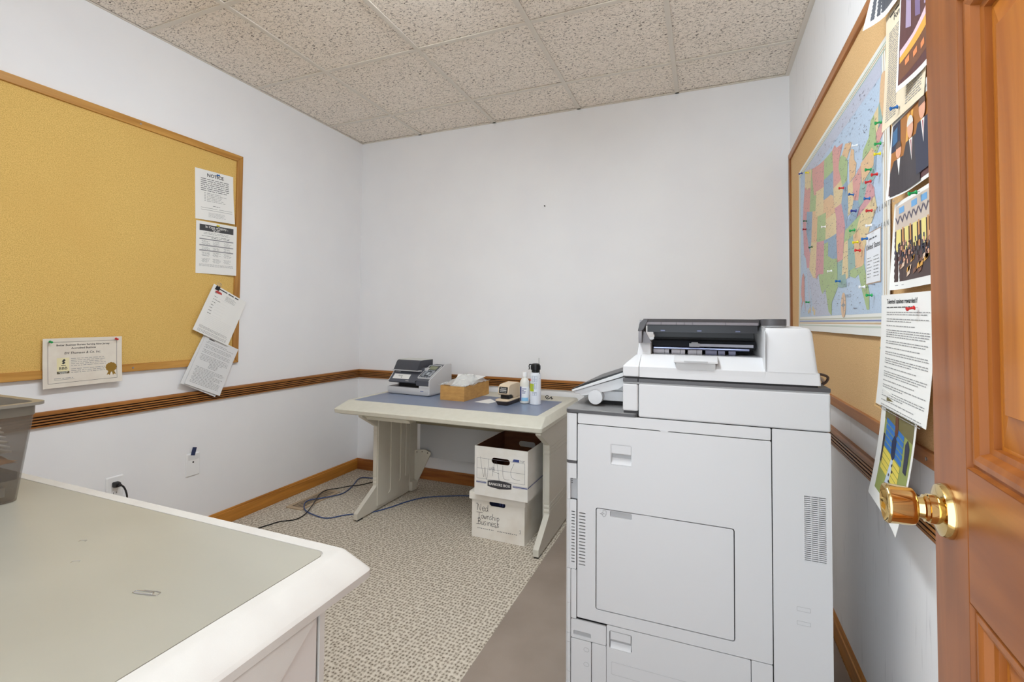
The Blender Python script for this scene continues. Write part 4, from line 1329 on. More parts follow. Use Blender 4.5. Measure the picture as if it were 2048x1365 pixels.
# translucent smoke bin with papers
M_SMOKE = mat('smoke_plastic', C(118, 108, 96), .22, 0, alpha=.42, bump=.05, bscale=40)
M_SMOKR = mat('smoke_rim', C(132, 125, 114), .3)
bn = thing('plastic_bin', 'smoky translucent plastic bin of papers on the near desk', 'bin', (0, 0, DZ))


def shell(x0, x1, y0, y1, t0, t1, th, z0, z1):
    a = [rrect(x0 - t0, x1 + t0, y0 - t0, y1 + t0, .02, 4), rrect(x0 - t1, x1 + t1, y0 - t1, y1 + t1, .02, 4)]
    b = [rrect(x0 - t0 + th, x1 + t0 - th, y0 - t0 + th, y1 + t0 - th, .018, 4), rrect(x0 - t1 + th, x1 + t1 - th, y0 - t1 + th, y1 + t1 - th, .018, 4)]
    return MB().loft([at(b[0], z0 + th), at(b[1], z1), at(a[1], z1), at(a[0], z0)], True, True)


bx0, bx1, by0, by1 = .62, .992, -2.93, -2.398
shell(bx0, bx1, by0, by1, 0, .018, .003, .001, .205).build('tub', M_SMOKE, bn, smooth=True)
ri = rrect(bx0 - .016, bx1 + .016, by0 - .016, by1 + .016, .02, 4)
ro = rrect(bx0 - .020, bx1 + .020, by0 - .020, by1 + .020, .022, 4)
rx = rrect(bx0 - .034, bx1 + .034, by0 - .034, by1 + .034, .03, 4)
rm = MB()
rm.loft([at(ri, .205), at(ri, .236), at(rx, .236), at(rx, .229), at(ro, .228), at(ro, .205), at(ri, .205)], False, False)
rm.build('rim', M_SMOKR, bn, smooth=True, angle=40)
ev = thing('manila_envelope', 'bulging orange brown envelope inside the smoky bin', 'envelope', (0, 0, DZ))
mbx = MB()
g = 12
vs_, fs_ = [], []
for t in (0, 1):
    for j in range(g + 1):
        for i in range(g + 1):
            x = bx0 + .06 + (.306) * i / g
            y = by0 + .05 + (.477) * j / g
            e_ = (math.sin(PI * i / g) * math.sin(PI * j / g)) ** .5
            z = .095 + (.018 if t else -.014) * e_ + .010 * NZ.noise(Vector((x * 14, y * 14, t * 3)))
            vs_.append((x, y, z))
nn = (g + 1) ** 2
for j in range(g):
    for i in range(g):
        q = (j * (g + 1) + i, j * (g + 1) + i + 1, (j + 1) * (g + 1) + i + 1, (j + 1) * (g + 1) + i)
        fs_ += [q[::-1], tuple(nn + k for k in q)]
mbx.add(vs_, fs_)
mbx.build('envelope_body', mat('manila_orange', C(214, 140, 54), .5, 0, C(196, 122, 44), (16, 16, 16)), ev, smooth=True, angle=60)
for k in range(6):
    s_ = MB().box(0, .26, 0, .455, 0, .0035, Matrix.Rotation(R(-5 + k), 4, 'X') @ Matrix.Rotation(R(3 - k), 4, 'Z')).build('paper_sheet', M_PAPER if k % 2 else M_CREAMP)
    s_.location = (bx0 + .080 + .002 * k, by0 + .07 - .004 * k, DZ + .148 + k * .006)
    tag(s_, ('lowest', 'second lowest', 'third lowest', 'third highest', 'second highest', 'topmost')[k] + ' loose sheet piled on the envelope inside the smoky bin', 'paper', 'papers piled in the bin')
pb = MB().box(.0, .306, 0, .462, 0, .022).build('paper_pad', M_CREAMP)
pb.location = (bx0 + .045, by0 + .05, DZ + .012)
tag(pb, 'thick cream paper pad at the bottom of the smoky bin', 'paper pad')
pd = MB().box(.0, .308, 0, .466, 0, .018).build('dark_folder', mat('folder_dark', C(46, 50, 66), .6))
pd.location = (bx0 + .06, by0 + .06, DZ + .052)
tag(pd, 'dark blue grey folder under the envelope inside the smoky bin', 'folder')

# paper clip and staples on the desk
clip = MB().tube(smooth_path([(0, .0015, 0), (.030, .0015, 0), (.034, .0045, 0), (.030, .0075, 0), (.003, .0075, 0), (-.001, .004, 0), (.003, .0, 0), (.040, .0, 0), (.044, .005, 0), (.040, .0100, 0), (.012, .0100, 0)], 5), .0006, 6).build('paper_clip', M_CHROME, smooth=True)
clip.location = (1.667, -2.5365, DZ + .0005)
clip.rotation_euler = (0, 0, R(12))
tag(clip, 'silver paper clip lying on the near desk', 'paper clip')
for x, y, a, lbl in ((1.376, -2.468, 25, 'tiny bright staple on the desk nearest the outlet'), (1.462, -2.521, 40, 'tiny dull staple between the paper clip and the bin')):
    s_ = MB().tube([(0, 0, .0004), (.0, .006, .0004), (.012, .006, .0004), (.012, 0, .0004)], .0004, 5).build('staple', M_CHROME)
    s_.location = (x, y, DZ)
    s_.rotation_euler = (0, 0, R(a))
    tag(s_, lbl, 'staple')

# ------------------------------------------------------------------ floor things
mt = MB().prism(rrect(1.79, 2.955, -2.9, -.25, .02, 4), 'z', .0005, .004).build('floor_mat', mat('mat_taupe', C(152, 138, 126), .42, 0, C(142, 128, 116), (5, 5, 5), 5, bump=.12, bscale=60))
tag(mt, 'smooth taupe vinyl floor mat under the copier', 'floor mat')
vt = thing('floor_register', 'tan metal floor vent with slats beside the left baseboard', 'floor vent', (.125, -.80, 0))
VW, VL = .125, .34
MB().holed(rrect(0, VW, 0, VL, .004, 2), [rrect(.020, VW - .020, .022, VL - .022, .003, 2)], 'z', .0005, .006).build('frame', mat('register_tan', C(182, 160, 132), .5), vt, bevel=.001)
MB().box(.018, VW - .018, .02, VL - .02, .0004, .0042).build('slot_shade', M_BLKM, vt)  # black slab right under the slats paints the shade of the slots
for k in range(20):
    MB().box(.020, VW - .020, .026 + k * .0148, .0325 + k * .0148, .0042, .0054).build('slat', mat('register_tan', C(182, 160, 132), .5), vt)
M_BLUEC = mat('cable_blue', C(62, 82, 128), .45)
bpts = [(1.30, -.14), (1.095, -.184), (.962, -.241), (.826, -.328), (.761, -.431), (.715, -.56), (.66, -.66), (.577, -.725), (.535, -.764), (.493, -.821), (.43, -.833), (.299, -.809), (.207, -.731), (.188, -.667), (.244, -.597), (.285, -.482), (.252, -.351), (.185, -.189), (.284, -.150), (.43, -.104), (.60, -.08)]
bz = [.004] * len(bpts)
for i in (11, 12, 13, 14):
    bz[i] = .0105
ec = MB().tube(smooth_path([(a, b, z) for (a, b), z in zip(bpts, bz)], 7), .0036, 8).build('network_cable', M_BLUEC, smooth=True)
tag(ec, 'blue network cable winding across the carpet past the vent', 'cable')
kpts = [(.60, -.05), (.41, -.076), (.332, -.205), (.282, -.305), (.252, -.372), (.201, -.437), (.16, -.485), (.169, -.562), (.283, -.741), (.328, -.845), (.324, -.916), (.267, -.97), (.249, -1.021), (.229, -1.085), (.20, -1.30), (.12, -1.50), (.06, -1.62)]
kz = [.0035] * len(kpts)
kz[4] = .0135
kz[5] = .011
kz[6] = kz[7] = .0115
kz[8] = .020
kz[9] = .009
kc = MB().tube(smooth_path([(a, b, z) for (a, b), z in zip(kpts, kz)], 7), .0032, 8).build('power_cable', M_BLK, smooth=True)
tag(kc, 'thin black power cable crossing the floor vent', 'cable')

# ------------------------------------------------------------------ wall plates
M_PLATE = mat('plate_white', C(240, 240, 240), .35)
ow = thing('wall_outlet', 'white double wall outlet above the near desk', 'outlet', M=on_wall('L', -1.697, .318))
MB().loft([at(rrect(i, .070 - i, i, .114 - i, .004, 3), z) for i, z in ((0, 0.0005), (0, .003), (.004, .006))]).build('cover_plate', M_PLATE, ow)
for cy in (.034, .078):
    f_ = MB().prism([(.035 + .017 * math.cos(t), cy + max(-.0135, min(.0135, .017 * math.sin(t)))) for t in [2 * PI * k / 24 for k in range(24)]], 'z', .0058, .0075).build('socket_face', M_PLATE, ow)
    MB().box(.0275, .0292, cy + .001, cy + .009, .0070, .0078).box(.0405, .0422, cy + .001, cy + .009, .0070, .0078).prism([(.035 + .003 * math.cos(t), cy - .007 + .003 * math.sin(t)) for t in [2 * PI * k / 12 for k in range(12)]], 'z', .0070, .0078).build('slots', M_BLKM, f_)
MB().lathe([(.003, .0058), (.003, .0068), (.001, .0068)], 10, Matrix.Translation((.035, .057, 0))).build('screw', M_PLATE, ow)
pg = thing('power_plug', 'black power plug with cord pushed into the wall outlet', 'plug', M=on_wall('L', -1.697, .318))
MB().loft([[(.035 + a, .078 + b, z) for a, b in rrect(-s1, s1, -s2, s2, .005, 3)] for s1, s2, z in ((.013, .012, .0082), (.013, .012, .020), (.011, .010, .032), (.007, .007, .036))]).build('plug_body', M_BLK, pg, smooth=True)
MB().tube(smooth_path([(.035, .078, .034), (.037, .078, .048), (.043, .070, .056), (.050, .050, .060), (.058, .020, .056), (.062, -.02, .045), (.064, -.10, .03), (.064, -.20, .02)]), [.006] * 7 + [.0038] * 36, 8).build('cord', M_BLK, pg, smooth=True)
jk = thing('wall_jack', 'white wall jack plate with a dark blue sticker', 'wall plate', M=on_wall('L', -1.338, .328))
MB().loft([at(rrect(i, .074 - i, i, .118 - i, .003, 3), z) for i, z in ((0, 0.0005), (0, .004), (.003, .006))]).build('cover_plate', M_PLATE, jk)
MB().box(.033, .041, .068, .075, .0059, .0064).build('jack_socket', M_BLKM, jk)
MB().box(.010, .066, .084, .112, .0059, .0064).build('label_window', mat('jack_label', C(222, 222, 222), .5), jk)
MB().box(-.011, .011, -.021, .021, .0064, .0074, Matrix.Translation((.038, .128, 0)) @ Matrix.Rotation(R(-14), 4, 'Z')).build('blue_sticker', mat('sticker_navy', C(48, 58, 92), .5), jk)

# ------------------------------------------------------------------ papers on the empty corkboard
curl = lambda w, h, a, b: (lambda x, y: .0102 + a * (1 - y / h) ** 2 + b * (2 * x / w - 1) ** 2 * (1 - y / h))
n1 = Sheet('notice_sheet', 'white NOTICE sheet pinned at the top of the left corkboard', 'paper', on_wall('L', -1.330, 1.694, 0, R(2.0)), .218, .272, lambda x, y: .0102 + .012 * (1 - y / .272) ** 2 * (x / .218) + .004 * (x / .218), M_PAPER)
n1.text('heading', M_INK, 'NOTICE', .112, .238, .026, .02, 'CENTER')
for k in range(7):
    n1.words('body_lines', M_INK2, .030, .190, .222 - k * .0105, .006, k, .0 if k < 6 else .1)
for k in range(6):
    n1.words('list_lines', M_INKL, .062, .180, .146 - k * .0085, .004, 20 + k, .3)
    n1.rect('tick_boxes', M_INKL, .050, .146 - k * .0085, .055, .150 - k * .0085)
n1.words('signature_lines', M_INK, .095, .135, .080, .004, 3)
n1.rect('signature_lines', M_INK, .030, .066, .120, .0672)
n1.rect('signature_lines', M_INK, .130, .066, .205, .0672)
n1.rect('signature_lines', M_INK, .030, .055, .205, .0562)
for k in range(4):
    n1.words('small_lines', M_INKL, .070, .170, .040 - k * .007, .003, 40 + k, .2)
n1.done()
n2 = Sheet('injury_sheet', 'white In Case of Injury sheet with a dark heading band', 'paper', on_wall('L', -1.321, 1.404, 0, R(.8)), .228, .282, lambda x, y: .0102 + .012 * (x / .228), M_PAPER)
n2.rect('heading_band', M_INKB, .018, .232, .208, .266)
n2.text('heading', M_PAPER, 'In Case of Injury...', .113, .250, .0175, .015, 'CENTER')
n2.words('heading_small', M_PAPER, .085, .141, .2425, .006, 3)
n2.words('heading_small', M_PAPER, .092, .134, .2350, .006, 4)
for k, y in enumerate((.222, .215)):
    n2.words('body_lines', M_INKL, .040, .185, y, .004, k)
for k, y in enumerate((.203, .196)):
    n2.words('body_lines', M_INK, .030 + .05 * k, .185, y, .0036, 9 + k)
for y in (.184, .150, .122):
    n2.rect('grey_bars', M_INKG, .018, y, .208, y + .006)
for c_ in (.030, .090, .152):
    for y0 in (.176, .142, .114, .080):
        for k in range(4):
            n2.words('table_text', M_INKL, c_ + .004 * (k % 2), c_ + .046, y0 - k * .006, .0034, int(c_ * 1000 + y0 * 7000 + k), .3)
for k in range(3):
    n2.words('small_lines', M_INKL, .018, .208, .050 - k * .005, .0028, 70 + k)
n2.done()
n3 = Sheet('clipped_form', 'tilted white form sheets held by a black binder clip', 'paper', on_wall('L', -1.343, 1.103, 0, R(-25.5)), .222, .276, lambda x, y: .0205 + .011 * (1 - y / .276), M_PAPER, th=.003)
n3.words('letterhead', M_INK, .040, .170, .262, .010, 6)
n3.poly('red_logo', mat('logo_red', C(188, 70, 66), .7), [(.022, .243), (.034, .252), (.062, .250), (.068, .241), (.050, .238), (.030, .236)])
n3.poly('grey_logo', M_INKG, [(.022, .236), (.030, .243), (.038, .236), (.030, .232)])
for k in range(5):
    n3.words('address', M_INKL, .095, .165, .246 - k * .006, .003, k, .2)
for k in range(7):
    n3.words('field_names', M_INK, .030, .030 + (.05 if k == 1 else .022), .215 - k * .0165, .004, 30 + k)
    n3.rect('ruled_lines', mat('rule_pale', C(206, 206, 204), .8), .060, .214 - k * .0165, .120, .2146 - k * .0165)
for k in range(7):
    n3.rect('ruled_lines', mat('rule_pale', C(206, 206, 204), .8), .030, .104 - k * .009, .195, .1046 - k * .009)
for k in range(6):
    n3.words('small_print', M_INKL, .020, .200, .040 - k * .0055 - (.004 if k > 2 else 0), .003, 50 + k)
n3.done()
bc = thing('binder_clip', 'black binder clip with silver loops on the tilted form', 'clip', M=on_wall('L', -1.206, 1.327, .0235, R(-25.5)))
MB().prism([(-.012, -.010), (-.010, .010), (.012, .012), (.014, -.008)], 'z', .0005, .003).build('clip_jaw', M_BLK, bc)
MB().prism([(-.011, .010), (-.010, .014), (.012, .016), (.013, .012)], 'z', -.008, .003).build('clip_spine', M_BLK, bc)
for s_ in (-1, 1):
    MB().tube(smooth_path([(-.006 + .004 * s_, .010, .003), (-.010 + .004 * s_, .024, .006), (0 + .004 * s_, .032, .008), (.008 + .004 * s_, .024, .006), (.005 + .004 * s_, .010, .003)]), .0008, 6).build('clip_loop', M_CHROME, bc)
for k, (lbl, du, dv_, zo, m_) in enumerate((('lowest fanned sheet of the stack hanging below the clipped form', -.012, .004, .018, M_PAPER2), ('printed stack of sheets hanging over the chair rail', .006, .0, .0215, M_PAPER2))):
    sh = Sheet('hanging_sheets', lbl, 'paper', on_wall('L', -1.387 + du, .826 + dv_, 0, R(-25.5 + (-2 if k == 0 else 0))), .214, .276, (lambda x, y: .019 + .014 * (1 - y / .276) ** 1.5) if k == 0 else (lambda x, y: .0225 + .016 * (1 - y / .276) ** 1.5), m_, th=.0025 if k else .001)
    if k:
        sh.words('heading', M_INK, .026, .060, .258, .008, 2)
        y = .246
        rnd = random.Random(5)
        for j in range(30):
            if j in (2, 5, 8, 17):
                y -= .006
            if 13 <= j <= 16:
                sh.words('centred_lines', M_INKL, .085, .140, y, .004, j)
            else:
                sh.words('text_lines', M_INKL, .018 + .006 * (j % 3 == 0), .196, y, .0036, j, .35 if j % 4 == 0 else .05)
            y -= .0070
    sh.done()
ce = Sheet('certificate', 'cream certificate with gold seal pinned over the frame bottom', 'certificate', on_wall('L', -1.944, .868, 0, R(.6)), .281, .205, lambda x, y: .0205 + .010 * (1 - y / .205) ** 2 + .012 * max(0, x / .281 - .6) ** 2 * 3, M_CREAMP)
for a in ((.016, .018, .262, .0192), (.016, .188, .262, .1892), (.016, .018, .0172, .1892), (.2608, .018, .262, .1892)):
    ce.rect('border_line', M_INK, *a)
ce.text('heading', M_INK, 'Better Business Bureau Serving New Jersey', .139, .172, .0108, .012, 'CENTER')
ce.text('heading', M_INK, 'Accredited Business', .139, .158, .0108, .012, 'CENTER')
ce.text('company_line', M_INK, 'EH Thomson & Co. Inc.', .136, .137, .0135, .012, 'CENTER', .2)
for k in range(8):
    ce.words('body_lines', M_INKL, .094, .224, .116 - k * .0075 - (.006 if k > 4 else 0), .0036, k, .1)
ce.rect('seal_box', mat('seal_cream', C(232, 222, 178), .7), .046, .066, .088, .122)
ce.rect('seal_band', mat('seal_brown', C(92, 84, 60), .7), .046, .056, .088, .066)
ce.poly('torch_emblem', M_INK, [(.062, .107), (.070, .118), (.076, .112), (.070, .106), (.075, .101), (.068, .095), (.062, .100), (.068, .105)], 2)
ce.rect('torch_emblem', M_INK, .060, .0895, .076, .092, 2)
ce.text('seal_letters', M_INK, 'BBB', .067, .073, .017, .01, 'CENTER')
ce.text('seal_letters', M_PAPER, 'ACCREDITED', .067, .0615, .0052, .01, 'CENTER')
ce.text('seal_letters', M_PAPER, 'BUSINESS', .067, .0570, .0052, .01, 'CENTER')
M_GOLD = mat('gold_seal', C(170, 134, 62), .35, .6)
ce.poly('gold_seal', M_GOLD, [(.246 - .006 + .021 * (1 + .05 * math.cos(12 * t)) * math.cos(t), .068 + .021 * (1 + .05 * math.cos(12 * t)) * math.sin(t)) for t in [2 * PI * k / 48 for k in range(48)]])
ce.poly('gold_ribbon', M_GOLD, [(.230, .052), (.222, .034), (.230, .037), (.234, .031), (.240, .050)])
ce.poly('gold_ribbon', M_GOLD, [(.242, .050), (.246, .031), (.250, .037), (.258, .034), (.250, .052)])
ce.words('signature', M_INKL, .036, .100, .036, .004, 8)
ce.rect('signature', M_INK, .036, .031, .105, .0318)
ce.done()

# ------------------------------------------------------------------ push pins
PINC = {'red': (206, 40, 40), 'darkred': (150, 34, 44), 'green': (36, 158, 84), 'darkgreen': (40, 96, 70), 'blue': (34, 104, 176), 'navy': (44, 56, 140), 'yellow': (228, 214, 48), 'white': (240, 240, 240)}
_pin = {}


def pin(colr, M, label, group=None):
    if colr not in _pin:
        mb = MB()
        mb.lathe([(.0006, -.002), (.0006, .004)], 6, None, 1)
        mb.lathe([(.0045, .004), (.0048, .0052), (.0030, .0065), (.0024, .010), (.0026, .0140), (.0044, .0160), (.0046, .0180), (.0030, .0188), (.0005, .0190)], 14)
        o_ = mb.build('push_pin', [mat('pin_' + colr, C(*PINC[colr]), .25), M_STEEL], None, smooth=True, angle=50)
        _pin[colr] = o_
    else:
        o_ = _pin[colr].copy()
        COL.objects.link(o_)
    o_.matrix_world = M
    tag(o_, label, 'push pin', group)
    return o_


tilt = Matrix.Rotation(R(12), 4, 'X')
pin('blue', on_wall('L', -1.219, 1.957, .015) @ tilt, 'blue push pin holding the NOTICE sheet')
pin('yellow', on_wall('L', -1.212, 1.676, .015) @ tilt, 'yellow push pin holding the injury sheet')
pin('green', on_wall('L', -1.926, 1.062, .024) @ tilt, 'green push pin at the upper left of the certificate')
pin('red', on_wall('L', -1.690, 1.067, .024) @ tilt, 'red push pin at the upper right of the certificate')
# ------------------------------------------------------------------ the wall map on the right board
MX0, MX1, MZ0, MZ1 = .328, 1.568, 1.128, 1.908
mw, mh = MX1 - MX0, MZ1 - MZ0
mp_ = Sheet('wall_map', 'large coloured wall map of the United States on the right corkboard', 'map', on_wall('R', MX0, MZ0), mw, mh, lambda x, y: .0105 + .008 * (1 - y / mh) ** 2 + .010 * max(0, x / mw - .7) ** 2, mat('map_border_white', C(232, 232, 226), .45), th=.0008, nx=20, ny=16)
MC = {'sea': (184, 202, 222), 'canada': (190, 194, 210), 'pink': (214, 156, 148), 'green': (168, 188, 134), 'orange': (222, 184, 142), 'yellow': (222, 200, 154), 'blue': (142, 166, 188), 'teal': (146, 176, 168), 'rose': (208, 152, 156)}
MM = {k: mat('map_' + k, C(*v), .5, 0, C(*[int(c * .93) for c in v]), (160, 160, 160), 3, .45, .75) for k, v in MC.items()}
mp_.rect('sea', MM['sea'], .040, .062, mw - .052, mh - .034, 1)
for k, (a, colr) in enumerate(((.014, (170, 184, 160)), (.022, (196, 170, 130)), (.030, (150, 170, 150)))):
    mp_.rect('border_lines', mat('map_line%d' % k, C(*colr), .5), .018, mh - a - .004, mw - .012, mh - a)
for k, (a, colr) in enumerate(((.022, (196, 204, 190)), (.032, (206, 178, 140)), (.040, (130, 140, 180)), (.048, (196, 196, 180)))):
    mp_.rect('border_lines', mat('map_lineb%d' % k, C(*colr), .5), .018, a, mw - .012, a + .005)
for a in (.018, .026):
    mp_.rect('border_lines', mat('map_line0', C(170, 184, 160), .5), a, .03, a + .004, mh - .02)
for a in (.020, .034):
    mp_.rect('border_lines', mat('map_line1', C(196, 170, 130), .5), mw - a - .004, .03, mw - a, mh - .02)


def albers(lon, lat):
    n_ = (math.sin(R(29.5)) + math.sin(R(45.5))) / 2
    c_ = math.cos(R(29.5)) ** 2 + 2 * n_ * math.sin(R(29.5))
    rho = lambda f: math.sqrt(c_ - 2 * n_ * math.sin(R(f))) / n_
    th = n_ * R(lon + 96)
    return rho(lat) * math.sin(th), rho(37.5) - rho(lat) * math.cos(th)


def ll(lon, lat):
    x, y = albers(lon, lat)
    return (1.012 + 1.60 * x - MX0, 1.494 + 1.50 * y - MZ0)


def dens(pts):
    out = []
    for a, b in zip(pts, pts[1:] + pts[:1]):
        n_ = max(1, int(math.hypot(a[0] - b[0], a[1] - b[1]) / 1.6))
        out += [(a[0] + (b[0] - a[0]) * k / n_, a[1] + (b[1] - a[1]) * k / n_) for k in range(n_)]
    return out


xs_ = lambda P: [ll(*q) for q in dens(P)]
clampm = lambda P: [(min(max(x, .042), mw - .054), min(max(y, .064), mh - .036)) for x, y in P]
mp_.poly('canada', MM['canada'], clampm(xs_([(-128, 50.5), (-123, 49), (-95, 49), (-94.6, 48.7), (-89.5, 48), (-84.5, 46.5), (-82.5, 45.3), (-82.4, 43), (-83, 42), (-79, 42.8), (-79, 43.5), (-76, 44.2), (-74.7, 45), (-71.5, 45), (-70, 46.7), (-69.2, 47.4), (-68.3, 47.3), (-67.8, 47), (-67, 44.9), (-65, 43.6), (-60, 46), (-58, 52), (-72, 57), (-96, 58), (-120, 57), (-132, 55)])), 2)
mp_.poly('mexico', MM['canada'], clampm(xs_([(-117.1, 32.5), (-114.7, 32.7), (-111, 31.3), (-108.2, 31.7), (-106.5, 31.8), (-104.5, 29.6), (-103.2, 29), (-101.4, 29.8), (-99.5, 27.5), (-97.2, 25.9), (-97.6, 22), (-105, 21), (-109.5, 25.5), (-114.5, 31), (-112, 26), (-110, 23), (-112, 24.5), (-115, 29)])), 2)
